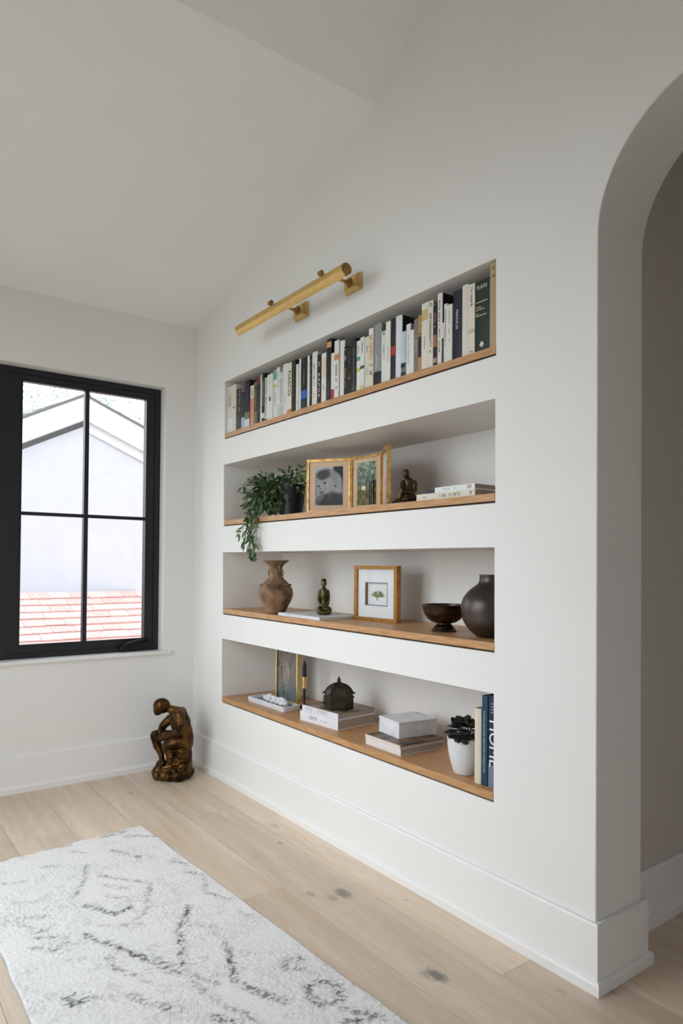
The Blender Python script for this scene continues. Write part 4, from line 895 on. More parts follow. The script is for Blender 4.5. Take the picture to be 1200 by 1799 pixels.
# stone tray with bead garland
STONE = mat('white_marble', '#d9dce2', .42, nscale=12, col2='#bfc3ca', detail=7, thresh=(.5, .75))
tr = thing('tray', 'rectangular white stone tray with rounded rim holding the bead garland', 'tray', (.1205, -.815, Z4 + .0004), rot_of((.066, -.612), (.070, -1.006)))
def rrect(x0, x1, y0, y1, r, n=5):
    pts = []
    for cx, cy, a in ((x1 - r, y1 - r, 0), (x0 + r, y1 - r, 90), (x0 + r, y0 + r, 180), (x1 - r, y0 + r, 270)):
        for i in range(n + 1): t = math.radians(a + 90 * i / n); pts.append((cx + r * math.cos(t), cy + r * math.sin(t)))
    return pts
bm = BM(); o1 = rrect(-.055, .06, -.197, .197, .014); i1 = rrect(-.044, .049, -.186, .186, .009); i0 = rrect(-.041, .046, -.183, .183, .008)
def ring(bm, pts, z): return [bm.verts.new((x, y, z)) for x, y in pts]
rs_ = [ring(bm, rrect(-.053, .058, -.195, .195, .013), 0), ring(bm, o1, .004), ring(bm, o1, .0285), ring(bm, i1, .0285), ring(bm, i0, .012)]
bm.faces.new(rs_[0][::-1])
for A, B_ in zip(rs_[:-1], rs_[1:]):
    for i in range(len(A)): j = (i + 1) % len(A); bm.faces.new((A[i], A[j], B_[j], B_[i]))
bm.faces.new(rs_[-1])
obj('tray_body', bm, STONE, tr, smooth='auto')
bm = BM(); prism(bm, rrect(-.041, .046, -.183, .183, .008), .0122, .0142, 'z'); obj('tray_inlay', bm, mat('pewter_inlay', '#6d7068', .25, metal=.5), tr)
gar = thing('bead_garland', 'garland of chunky white beads coiled in the stone tray', 'garland', (.1205, -.848, Z4 + .0148))
CHALK = mat('chalk_white_bead', '#dcdee2', .6, nscale=60, col2='#c4c7cc')
rg = random.Random(5); proto = None
loop = []
for i in range(26):
    a = 2 * math.pi * i / 26; loop.append((.018 * math.sin(a) + rg.uniform(-.002, .002), .108 * math.cos(a)))
for k, (x, y) in enumerate(loop):
    if proto is None:
        bm = BM(); lathe(bm, [(.0035, -.0115), (.010, -.011), (.0126, -.007), (.0140, 0), (.0126, .007), (.010, .011), (.0035, .0115)], 14, capt=True)
        b0 = obj('bead', bm, CHALK, gar, smooth=True); proto = b0
    else: b0 = proto.copy(); C.objects.link(b0); b0.parent = gar
    nx_, ny_ = loop[(k + 1) % 26][0] - x, loop[(k + 1) % 26][1] - y
    b0.rotation_mode = 'QUATERNION'; b0.rotation_quaternion = Vector((nx_, ny_, rg.uniform(-.012, .012))).to_track_quat('Z', 'Y')
    b0.location = (x, y, .0142 + (0.006 if k % 2 else 0) + rg.uniform(0, .003))
for k in range(11):
    b0 = proto.copy(); C.objects.link(b0); b0.parent = gar; b0.location = (rg.uniform(-.003, .003), -.09 + k * .0172, .031 + rg.uniform(-.003, .004))
    b0.rotation_mode = 'QUATERNION'; b0.rotation_quaternion = Vector((rg.uniform(-.6, .6), 1, rg.uniform(-.8, .8))).to_track_quat('Z', 'Y')
bm = BM(); polytube(bm, [(x, y, .016) for x, y in loop], .0014, 6, closed=True); obj('cord', bm, mat('jute_cord', '#b79a6c', .8), gar)

# domed lantern box
PATINA = mat('dark_bronze', '#2b2721', .42, metal=.55, nscale=40, col2='#4d4130', detail=6, bump=.25, bscale=120)
ln = thing('lantern', 'small dark bronze hexagonal lantern box with domed lid and finial on the book stack', 'lantern', (.163, -1.392, Z4 + .0806), .35)
def hexring(r, z, n=6, off=0): return [(r * math.cos(2 * math.pi * (i + off) / n), r * math.sin(2 * math.pi * (i + off) / n), z) for i in range(n)]
def hexloft(prof, bm):
    rg_ = [[bm.verts.new(p) for p in hexring(r, z)] for r, z in prof]
    bm.faces.new(rg_[0][::-1]); bm.faces.new(rg_[-1])
    for A, B_ in zip(rg_[:-1], rg_[1:]):
        for i in range(6): bm.faces.new((A[i], A[(i + 1) % 6], B_[(i + 1) % 6], B_[i]))
bm = BM(); hexloft([(.076, 0), (.076, .006), (.070, .008), (.069, .046), (.074, .048), (.074, .053)], bm); obj('lantern_body', bm, PATINA, ln, bevel=.001)
bm = BM()
for i in range(6):
    a = 2 * math.pi * i / 6; x, y = .0705 * math.cos(a), .0705 * math.sin(a); tube(bm, (x, y, .004), (x, y, .05), .0042, .0042, 8)
    a2 = 2 * math.pi * (i + .5) / 6; n = Vector((math.cos(a2), math.sin(a2), 0)); t = Vector((-n.y, n.x, 0))
    for s in (-1, 0, 1): p = n * .0605 + t * .02 * s; tube(bm, p + Vector((0, 0, .01)), p + Vector((0, 0, .044)), .0022, .0022, 6)
    for z in (.012, .042): tube(bm, n * .0605 - t * .03 + Vector((0, 0, z)), n * .0605 + t * .03 + Vector((0, 0, z)), .002, .002, 6)
obj('lattice', bm, PATINA, ln, smooth='auto')
bm = BM(); hexloft([(.077, .0535), (.079, .057), (.079, .062), (.073, .064), (.071, .074), (.075, .076), (.070, .084), (.060, .100), (.046, .113), (.030, .122), (.012, .127)], bm); obj('lid', bm, PATINA, ln, bevel=.0008)
bm = BM()
for i in range(6):
    a = 2 * math.pi * i / 6; pts = [(r * math.cos(a), r * math.sin(a), z) for r, z in ((.0745, .078), (.0705, .085), (.0605, .101), (.0465, .114), (.030, .1225), (.012, .128))]
    polytube(bm, pts, .003, 7); ball(bm, (.078 * math.cos(a), .078 * math.sin(a), .078), .0055, 10, 6)
obj('rib', bm, PATINA, ln, smooth=True)
bm = BM(); lathe(bm, [(.013, .126), (.013, .129), (.007, .131), (.0095, .137), (.0105, .142), (.0075, .149), (.003, .157), (.0008, .162)], 18, capt=True); obj('finial', bm, PATINA, ln, smooth='auto')
bm = BM(); polytube(bm, [(.078 * math.cos(2.62), .078 * math.sin(2.62), .06), (.088 * math.cos(2.62), .088 * math.sin(2.62), .05), (.088 * math.cos(2.62), .088 * math.sin(2.62), .035), (.077 * math.cos(2.62), .077 * math.sin(2.62), .03)], .0028, 8); obj('hasp', bm, PATINA, ln, smooth=True)

# ------------------------------------------------------------------ vases and bowl
CLAY = mat('weathered_clay', '#947358', .72, nscale=13, col2='#4f3e29', thresh=(.4, .64), detail=8, bump=.5, bscale=70)
vs = thing('clay_vase', 'weathered brown clay vase with flared lip and ring handles', 'vase', (.070, -.918, Z3 + .0004))
vp = [(.046, 0), (.055, .003), (.057, .012), (.060, .020), (.072, .045), (.085, .070), (.0935, .092), (.0965, .110), (.0945, .128), (.087, .146), (.080, .152), (.082, .156), (.074, .164), (.058, .180), (.044, .194), (.0375, .205), (.0345, .218), (.0335, .235), (.034, .250), (.038, .262), (.048, .273), (.062, .284), (.0725, .292), (.073, .2955), (.069, .2955), (.055, .284), (.040, .270), (.030, .255), (.029, .20)]
def dens(prof, step=.004):
    out = [prof[0]]
    for a, b_ in zip(prof[:-1], prof[1:]):
        n = max(1, int(math.hypot(b_[0] - a[0], b_[1] - a[1]) / step))
        for i in range(1, n + 1): out.append((a[0] + (b_[0] - a[0]) * i / n, a[1] + (b_[1] - a[1]) * i / n))
    return out
def groove(a, z):
    g = .0
    if .085 < z < .135: g += .006 * math.sin(z * 1150) + (.006 * math.sin(a * 60) if .100 < z < .118 else 0)
    if .02 < z < .08: g += .005 * math.sin(z * 700)
    if .18 < z < .215: g += .012 * math.sin(a * 36)
    return g + .004 * math.sin(a * 3 + z * 40)
bm = BM(); lathe(bm, dens(vp), 128, capt=True, wob=groove); obj('vase_body', bm, CLAY, vs, smooth=True)
camdir = math.atan2(CAMPOS.y + .918, CAMPOS.x - .07)
for k in range(2):
    ha = camdir + math.radians(24) + math.pi * k
    d = Vector((math.cos(ha), math.sin(ha), 0)); s = Vector((-d.y, d.x, 0))
    bm = BM(); c = d * .050 + Vector((0, 0, .225)); pts = []
    for i in range(20):
        a = 2 * math.pi * i / 20; pts.append(c + s * (.0215 * math.cos(a)) + Vector((0, 0, .029 * math.sin(a))) + d * (-.004 * math.sin(a)))
    polytube(bm, pts, .0038, 8, closed=True); obj('ring_handle', bm, CLAY, vs, smooth=True)
    bm = BM(); capsule(bm, d * .036 + Vector((0, 0, .262)), d * .054 + Vector((0, 0, .254)), .009, .007); capsule(bm, d * .054 + Vector((0, 0, .254)), d * .050 + Vector((0, 0, .236)), .006, .005)
    obj('lug', bm, CLAY, vs, smooth=True)
bm = BM()
for i in range(8):
    a = camdir + 2 * math.pi * i / 8 + .2; ball(bm, (.081 * math.cos(a), .081 * math.sin(a), .157), (.010, .010, .006), 10, 6)
obj('shoulder_boss', bm, CLAY, vs, smooth=True)

BRZ = mat('polished_bronze', '#5a4433', .22, metal=.9, nscale=22, col2='#2c2420', rough2=.35)
bw = thing('footed_bowl', 'footed dark bronze bowl beside the round black vase', 'bowl', (.155, -2.143, Z3 + .0004))
bp_ = [(.052, 0), (.053, .004), (.050, .010), (.044, .014), (.0445, .018), (.036, .024), (.030, .030), (.030, .034), (.050, .038), (.070, .052), (.083, .072), (.090, .095), (.0945, .109), (.0935, .1115), (.091, .110), (.087, .095), (.078, .072), (.060, .052), (.030, .042), (.001, .040)]
bm = BM(); lathe(bm, dens(bp_, .006), 72); obj('bowl_body', bm, BRZ, bw, smooth='auto')
BV = mat('gunmetal_glaze', '#5a514b', .33, metal=.8, nscale=7, col2='#3b3531', rough2=.42, bump=.08, bscale=25)
bv = thing('round_vase', 'large round black metallic vase at the right end of the third shelf', 'vase', (.147, -2.412, Z3 + .0004))
vp2 = [(.052, 0), (.062, .004), (.082, .020), (.102, .044), (.115, .070), (.121, .100), (.1205, .122), (.114, .145), (.101, .166), (.084, .184), (.068, .196), (.056, .206), (.051, .216), (.0495, .232), (.0515, .2385), (.0475, .2385), (.046, .215), (.046, .15)]
def spl(prof, n=5):
    P_ = [Vector((a, b_, 0)) for a, b_ in prof]; out = []
    for i in range(len(P_) - 1):
        p0, p1, p2, p3 = P_[max(i - 1, 0)], P_[i], P_[i + 1], P_[min(i + 2, len(P_) - 1)]
        for k in range(n):
            t = k / n; q = .5 * ((2 * p1) + (-p0 + p2) * t + (2 * p0 - 5 * p1 + 4 * p2 - p3) * t * t + (-p0 + 3 * p1 - 3 * p2 + p3) * t ** 3); out.append((q.x, q.y))
    return out + [tuple(prof[-1])]
bm = BM(); lathe(bm, spl(vp2[:13]) + spl(vp2[13:], 2), 80, capt=True, wob=lambda a, z: .002 * math.sin(z * 900) if z < .2 else 0); obj('vase_body', bm, BV, bv, smooth=True)

# ------------------------------------------------------------------ small bronze figures
GREENB = mat('green_bronze', '#6a603a', .36, metal=.75, nscale=26, col2='#3a3a26', bump=.2, bscale=90)
BROWNB = mat('brown_bronze', '#5c4a30', .38, metal=.75, nscale=30, col2='#2c241a', bump=.2, bscale=90)
# frame: local -y faces the viewer, x to the viewer's right
def kneeling(bm):
    S = 1.0
    ball(bm, (0, 0, .158), (.0155, .017, .021)); ball(bm, (0, -.012, .150), (.008, .008, .010))      # head
    capsule(bm, (0, .002, .140), (0, .004, .120), .0085, .0105)
    chain(bm, [((0, .004, .118), .022), ((0, .006, .095), .024), ((0, .008, .070), .021), ((0, .010, .045), .026), ((0, .012, .030), .030)])
    for s in (-1, 1):
        capsule(bm, (0, .004, .118), (s * .026, .004, .113), .014, .0125)
        chain(bm, [((s * .029, .004, .110), .0115), ((s * .034, .006, .078), .0090), ((s * .027, -.018, .054), .0072), ((s * .014, -.030, .046), .0068)])
        chain(bm, [((s * .014, .012, .028), .021), ((s * .034, -.016, .022), .0185), ((s * .030, -.030, .018), .015)])
        chain(bm, [((s * .034, -.020, .014), .013), ((s * .018, -.034, .013), .0115), ((s * .006, -.036, .013), .010)])
        ball(bm, (s * .0165, .001, .158), (.003, .005, .007))
    ball(bm, (0, 0, .006), (.044, .040, .008))
kn = thing('figurine', 'small green bronze figurine kneeling upright on the thin white book', 'figurine', (.135, -1.292, Z3 + .0152), -YAW + .15)
bm = BM(); kneeling(bm); bmesh.ops.scale(bm, vec=(.78, .95, 1.03), verts=bm.verts); ball(bm, (0, -.001, .163), (.0145, .016, .0205))
sculpt('figure_body', bm, .0022, GREENB, kn, 2)
bm = BM(); ball(bm, (0, .003, .1745), (.0140, .0158, .0115), 18, 10); obj('hair', bm, mat('dark_patina', '#25261e', .5, metal=.5), kn, smooth=True)
# seated figure hugging one knee on a dark slab
sg = thing('figurine', 'small brown bronze figurine seated with clasped knee on a dark slab', 'figurine', (.105, -1.960, Z2 + .0004), -YAW + .05)
bm = BM(); prism(bm, rrect(-.075, .055, -.030, .034, .012), 0, .016, 'z'); obj('slab', bm, mat('black_slab', '#1c1815', .4), sg, bevel=.002)
bm = BM()
ball(bm, (-.004, -.004, .137), (.0155, .0165, .020)); ball(bm, (-.006, -.018, .131), (.005, .006, .007)); capsule(bm, (0, 0, .122), (.004, .004, .108), .0085, .010)
chain(bm, [((.008, .006, .104), .021), ((.012, .008, .075), .021), ((.014, .008, .045), .024), ((.012, .006, .032), .026)])
capsule(bm, (.008, .006, .104), (.033, .002, .098), .013, .012); chain(bm, [((.035, .0, .096), .0115), ((.036, -.006, .064), .0088), ((.010, -.030, .052), .007), ((-.018, -.034, .056), .0066)])
capsule(bm, (.004, .006, .104), (-.016, .002, .098), .013, .011); chain(bm, [((-.018, .0, .096), .0105), ((-.026, -.012, .070), .008), ((-.022, -.032, .058), .007)])
chain(bm, [((.006, -.004, .030), .020), ((-.022, -.022, .066), .0140), ((-.030, -.022, .042), .0105), ((-.033, -.022, .020), .008)]); capsule(bm, (-.034, -.024, .020), (-.050, -.026, .019), .0075, .006)
chain(bm, [((.014, -.006, .032), .021), ((.026, -.018, .030), .0165), ((.004, -.026, .026), .012), ((-.016, -.024, .023), .009)])
sculpt('figure_body', bm, .0022, BROWNB, sg, 2)

# bronze floor sculpture: generic seated mourner on a rock
GB = mat('gilded_bronze', '#6b4a24', .30, metal=.85, nscale=16, col2='#2b1c12', detail=8, bump=.45, bscale=45, rough2=.45, thresh=(.38, .62))
sc_ = thing('floor_sculpture', 'dark bronze sculpture of a bowed figure seated on a rock in the corner', 'sculpture', (-.262, -.262, 0), -YAW)
K = .0003
def q(px, py, d=0.0): return ((px - 500) * K, d, (1700 - py) * K)
bm = BM()
# rock seat and base
chain(bm, [(q(760, 1560, .01), .055), (q(770, 1350, .01), .050), (q(775, 1150, .01), .046), (q(775, 1040, .01), .042)])
chain(bm, [(q(640, 1560, 0), .055), (q(600, 1450, 0), .045), (q(640, 1250, 0), .035)])
for a in ((300, 1610, -.01, .045), (420, 1600, -.03, .045), (240, 1600, .02, .04), (540, 1600, -.04, .045), (700, 1600, -.035, .05), (800, 1580, .03, .05), (450, 1590, .04, .05), (620, 1590, .045, .05)):
    ball(bm, q(a[0], a[1], a[2]), (a[3], a[3], a[3] * .8))
chain(bm, [(q(260, 1560, 0), .036), (q(310, 1440, 0), .028), (q(360, 1380, -.005), .022)])
# hips, back, shoulders
chain(bm, [(q(765, 930, 0), .047), (q(775, 760, 0), .043), (q(745, 560, 0), .046), (q(690, 430, 0), .045), (q(620, 370, 0), .036)])
chain(bm, [(q(700, 390, -.05), .028), (q(690, 390, .05), .028)]) 
# neck, head bowed forward
capsule(bm, q(560, 330, 0), q(430, 290, 0), .026, .023)
ball(bm, q(320, 240, -.002), (.052, .044, .046)); ball(bm, q(250, 320, -.002), (.030, .028, .030)); ball(bm, q(185, 300, -.002), (.010, .010, .012)); ball(bm, q(235, 385, -.004), (.020, .022, .015))
ball(bm, q(360, 290, -.038), (.008, .004, .012)); ball(bm, q(240, 230, -.002), (.028, .034, .014))
# near arm: elbow on the thigh, hand under the bowed brow
chain(bm, [(q(720, 400, -.055), .035), (q(740, 560, -.066), .031), (q(720, 700, -.068), .026), (q(560, 790, -.062), .019), (q(400, 840, -.045), .015), (q(330, 850, -.03), .014)])
for i in range(4): capsule(bm, q(330, 830 + i * 22, -.038 + i * .003), q(255, 845 + i * 24, -.020), .0055, .0045)
capsule(bm, q(345, 820, -.03), q(300, 790, -.022), .006, .005)
# far arm hangs down and folds across the other knee, both hands meeting
chain(bm, [(q(640, 400, .052), .031), (q(450, 540, .058), .028), (q(300, 690, .045), .025), (q(290, 770, .020), .019), (q(260, 820, .008), .015)])
chain(bm, [(q(600, 430, 0), .040), (q(620, 580, 0), .038), (q(680, 760, 0), .040)])
for i in range(4): capsule(bm, q(255, 800 + i * 20, .008), q(215, 830 + i * 20, -.010), .0055, .0045)
# thighs and shins
chain(bm, [(q(740, 930, -.035), .042), (q(600, 960, -.045), .036), (q(470, 990, -.042), .031)]); chain(bm, [(q(455, 1000, -.042), .028), (q(520, 1180, -.035), .026), (q(520, 1400, -.032), .018)])
chain(bm, [(q(730, 920, .03), .042), (q(450, 870, .03), .036), (q(180, 850, .02), .031)]); chain(bm, [(q(170, 860, .02), .029), (q(220, 1030, .018), .027), (q(300, 1200, .014), .019), (q(330, 1330, .01), .016)])
capsule(bm, q(340, 1340, .01), q(240, 1400, .008), .016, .011); capsule(bm, q(520, 1420, -.035), q(400, 1450, -.038), .017, .011)
# cloth over the lap and back
chain(bm, [(q(800, 700, .0), .038), (q(830, 860, .0), .040), (q(835, 1000, .0), .038)])
r4 = random.Random(2)
for i in range(26):
    ball(bm, q(r4.uniform(560, 850), r4.uniform(1020, 1560), r4.uniform(-.05, -.02)), (r4.uniform(.012, .03), .02, r4.uniform(.006, .014)))
bmesh.ops.bisect_plane(bm, geom=bm.verts[:] + bm.edges[:] + bm.faces[:], plane_co=(0, 0, .0005), plane_no=(0, 0, 1), clear_inner=True)
bmesh.ops.holes_fill(bm, edges=[e for e in bm.edges if e.is_boundary])
sculpt('figure_body', bm, .0042, GB, sc_, 2, rough=(.006, .03))

# ------------------------------------------------------------------ plants
LEAFG = mat('trailing_leaf', '#6c8656', .45, nscale=16, col2='#34502f', obj_var=.35)
STEMG = mat('green_stem', '#47583a', .6)
def leaf_mesh(name, l, wd, fold=.25, droop=.25, seg=5):
    me = bpy.data.meshes.new(name); vs_ = []; fs = []
    for i in range(seg + 1):
        t = i / seg; w_ = wd * math.sin(math.pi * min(1, t * .93 + .05)) ** .8 * .5 if i < seg else .0002; z = -droop * l * t * t
        vs_ += [(l * t, -w_, z + fold * w_), (l * t, 0, z), (l * t, w_, z + fold * w_)]
    for i in range(seg):
        a = 3 * i; fs += [(a, a + 1, a + 4, a + 3), (a + 1, a + 2, a + 5, a + 4)]
    me.from_pydata(vs_, [], fs); me.polygons.foreach_set('use_smooth', [True] * len(fs)); return me
tp = thing('trailing_plant', 'bushy trailing green plant in a dark pot, spilling over the second shelf', 'plant', (.16, -.93, Z2 + .0004))
PO = Vector((.16, -.93, Z2))
bm = BM(); lathe(bm, [(.055, 0), (.060, .004), (.072, .10), (.078, .165), (.080, .17), (.080, .182), (.074, .182), (.071, .165), (.068, .15)], 40, capt=True)
obj('plant_pot', bm, mat('dark_navy_pot', '#15181f', .4), tp, smooth='auto')
bm = BM(); lathe(bm, [(.001, .160), (.066, .161)], 24, capb=False); obj('soil', bm, mat('soil', '#2a211a', .95), tp)
LM = [leaf_mesh('leaf', .042, .0155), leaf_mesh('leaf', .050, .017, droop=.45), leaf_mesh('leaf', .034, .014, droop=.1)]
for m_ in LM: m_.materials.append(LEAFG)
rl = random.Random(12); nleaf = 0
def add_leaf(parent, meshes, p, d, roll, s, spin_mat=None):
    global nleaf
    o = bpy.data.objects.new('leaf', rl.choice(meshes)); C.objects.link(o); o.parent = parent; o.location = p
    qn = Vector(d).to_track_quat('X', 'Z'); o.rotation_mode = 'QUATERNION'
    from mathutils import Quaternion
    o.rotation_quaternion = qn @ Quaternion((1, 0, 0), roll); o.scale = (s, s, s); nleaf += 1
    return o
def stem(parent, pts, r, leaves, start=.2, spread=.9, org=Vector((0, 0, 0)), s0=.8, s1=1.15, meshes=LM):
    """pts world coordinates"""
    P_ = [Vector(p) - org for p in pts]; out = []
    for i in range(len(P_) - 1):
        p0, p1, p2, p3 = P_[max(i - 1, 0)], P_[i], P_[i + 1], P_[min(i + 2, len(P_) - 1)]
        for k in range(5):
            t = k / 5; out.append(.5 * ((2 * p1) + (-p0 + p2) * t + (2 * p0 - 5 * p1 + 4 * p2 - p3) * t * t + (-p0 + 3 * p1 - 3 * p2 + p3) * t ** 3))
    out.append(P_[-1]); bm = BM(); polytube(bm, out, [r * (1 - .5 * i / len(out)) for i in range(len(out))], 5); obj('stem', bm, STEMG, parent)
    n = len(out)
    for k in range(leaves):
        f = start + (1 - start) * (k + .5) / leaves; i = min(int(f * (n - 1)), n - 2); p = out[i].lerp(out[i + 1], f * (n - 1) - i); tg = (out[i + 1] - out[i]).normalized()
        side = Vector((rl.uniform(-1, 1), rl.uniform(-1, 1), rl.uniform(-.6, .8)))
        d = (tg * .7 + side * spread).normalized()
        wp = p + org + d * .035
        if wp.x > .39: d.x = -abs(d.x)
        if wp.z > 1.885: d.z = -abs(d.z)
        if wp.z < Z2 + .008 and wp.x > -.01: d.z = abs(d.z) * .5
        if wp.x > -.012 and wp.z < Z2: d.x = -abs(d.x) - .3
        add_leaf(parent, meshes, p, d, rl.uniform(-1.2, 1.2), rl.uniform(s0, s1))
top = PO + Vector((0, 0, .165))
# bushy mass left of the pot, in front and above
import itertools
targets = []
for i in range(23):
    yy = rl.uniform(-.98, -.62); xx = rl.uniform(.01, .15); zz = rl.uniform(1.60, 1.81)
    targets.append((xx, yy, zz))
for (xx, yy, zz) in targets:
    mid = top.lerp(Vector((xx, yy, zz)), .5) + Vector((-.01, .0, .035 + rl.uniform(-.01, .03))); mid.z = min(mid.z, 1.835)
    stem(tp, [top + Vector((rl.uniform(-.05, .05), rl.uniform(-.05, .05), -.005)), mid, (xx, yy, zz), (xx - .02, yy + .01, max(zz - .05, Z2 + .02))], .0016, 8, org=PO)
for (xx, yy, zz) in ((.13, -1.06, 1.83), (.15, -1.13, 1.80), (.12, -1.12, 1.74), (.2, -1.0, 1.84), (.16, -.82, 1.84), (.12, -1.17, 1.64)):
    mid = top.lerp(Vector((xx, yy, zz)), .55) + Vector((0, 0, .02)); stem(tp, [top, mid, (xx, yy, zz)], .0016, 6, org=PO, start=.35)
# trailing strands over the edge
for (a, b_, c, d) in (((.03, -.74, 1.60), (-.022, -.79, 1.555), (-.034, -.70, 1.48), (-.038, -.665, 1.455)),
                      ((.04, -.80, 1.60), (-.020, -.82, 1.54), (-.030, -.79, 1.44), (-.036, -.80, 1.345)),
                      ((.03, -.78, 1.60), (-.024, -.80, 1.56), (-.034, -.83, 1.46), (-.034, -.86, 1.335)),
                      ((.03, -.83, 1.60), (-.022, -.86, 1.56), (-.030, -.88, 1.50), (-.034, -.87, 1.40)),
                      ((.03, -.70, 1.60), (-.022, -.76, 1.55), (-.035, -.76, 1.46), (-.036, -.745, 1.395))):
    mid = top.lerp(Vector(a), .5) + Vector((-.02, .02, .03)); stem(tp, [top + Vector((-.04, .03, 0)), mid, a, b_, c, d], .0018, 15, org=PO, start=.30, spread=.6)

# the crowd of further small leaves inside the bush
def crowd(name, n, centre_fn, s0, s1, parent, org):
    vs_ = []; fs = []
    for i in range(n):
        p, d = centre_fn(); me = rl.choice(LM); s = rl.uniform(s0, s1)
        from mathutils import Quaternion
        R_ = (Vector(d).to_track_quat('X', 'Z') @ Quaternion((1, 0, 0), rl.uniform(-1.5, 1.5))).to_matrix()
        b0 = len(vs_); pts = [R_ @ (v.co * s) + Vector(p) for v in me.vertices]
        if any(q_.x > .405 or q_.z > 1.892 or (q_.z < Z2 + .002 and q_.x > -.004) or (q_.x > -.003 and q_.z < Z2) for q_ in pts): continue
        vs_ += [tuple(q_ - org) for q_ in pts]; fs += [tuple(v + b0 for v in f.vertices) for f in me.polygons]
    me = bpy.data.meshes.new(name); me.from_pydata(vs_, [], fs); me.polygons.foreach_set('use_smooth', [True] * len(fs)); me.materials.append(LEAFG)
    o = new_obj(name, me, None, parent); o['kind'] = 'stuff'; return o
def bush():
    while True:
        a = Vector((rl.gauss(0, .5), rl.gauss(0, .5), rl.gauss(0, .5)))
        if a.length < 1.1: break
    c = Vector((.070, -.80, 1.695)); p = c + Vector((a.x * .085, a.y * .18, a.z * .11))
    return p, (a.x - .5 + rl.uniform(-.6, .6), a.y * 1.2 + rl.uniform(-.7, .7), a.z - .25 + rl.uniform(-.7, .7))
def topb():
    p = top + Vector((rl.uniform(-.07, .05), rl.uniform(-.17, .12), rl.uniform(-.01, .06)))
    return p, (rl.uniform(-1, .6), rl.uniform(-1, 1), rl.uniform(-.3, 1))
def tail():
    t = rl.random(); p = Vector((-.020 - .012 * t, -.79 - .05 * t + rl.uniform(-.055 + .03 * t, .06 - .02 * t), 1.60 - .27 * t))
    return p, (-.25 + rl.uniform(-.3, .1), rl.uniform(-1, 1), -1 + rl.uniform(-.3, .8))
crowd('foliage', 560, bush, .7, 1.1, tp, PO)
crowd('foliage', 90, topb, .7, 1.1, tp, PO)
crowd('foliage', 90, tail, .6, .95, tp, PO)
# small dark ribbed plant in white pot
wp_ = thing('potted_plant', 'dark crinkle leaved plant in a white pot beside the upright books', 'plant', (.095, -2.325, Z4 + .0004))
WPOT = mat('white_ceramic', '#d9dadc', .35, noise=.02, nscale=4)
bm = BM(); lathe(bm, spl([(.040, 0), (.046, .003), (.055, .030), (.064, .065), (.070, .105), (.0715, .138), (.070, .1405), (.067, .138), (.065, .125)], 4), 64, capt=True, wob=lambda a, z: .004 * math.sin(a * 40) if .01 < z < .13 else 0)
obj('plant_pot', bm, WPOT, wp_, smooth=True)
bm = BM(); lathe(bm, [(.001, .124), (.064, .125)], 24, capb=False); obj('soil', bm, mat('soil', '#2a211a'), wp_)
def crinkle(name, l, wd):
    me = bpy.data.meshes.new(name); vs_ = []; fs = []; n, m = 8, 8
    for i in range(n + 1):
        t = i / n; w_ = wd * .5 * max(math.sin(math.pi * (t * .96 + .03)), 0) ** .6
        for j in range(m + 1):
            s = j / m * 2 - 1; z = .0022 * math.cos(j * math.pi) * math.sin(math.pi * t) - .30 * l * t * t - .14 * wd * s * s
            vs_.append((l * t, w_ * s, z))
    for i in range(n):
        for j in range(m): a = i * (m + 1) + j; fs.append((a, a + 1, a + m + 2, a + m + 1))
    me.from_pydata(vs_, [], fs); me.polygons.foreach_set('use_smooth', [True] * len(fs)); return me
DL = mat('dark_crinkled_leaf', '#2c302c', .33, nscale=40, col2='#15181a', obj_var=.3)
CM = [crinkle('leaf', .042, .036), crinkle('leaf', .036, .031)]
for m_ in CM: m_.materials.append(DL)
WO = Vector((.095, -2.325, Z4))
for k in range(40):
    a = 2 * math.pi * k * .618; el = (k / 40); r_ = .050 * (1 - el * .8)
    base = Vector((r_ * math.cos(a), r_ * math.sin(a), .148 + .045 * el + rl.uniform(-.004, .008)))
    d = Vector((math.cos(a), math.sin(a), -.15 + el * 1.1 + rl.uniform(-.2, .2)))
    if WO.y + base.y + d.normalized().y * .036 < -2.422: d.y = abs(d.y) * .3; base.y = max(base.y, -.055)
    bm = BM(); tube(bm, (base.x * .3, base.y * .3, .122), base, .0011, .0009, 5); obj('stem', bm, mat('dark_stem', '#3a3230', .6), wp_)
    add_leaf(wp_, CM, base, d, rl.uniform(-.4, .4), rl.uniform(.85, 1.15))
d = Vector((-.2, .3, 1)); add_leaf(wp_, CM, Vector((-.015, .03, .178)), d, 1.2, 1.1)

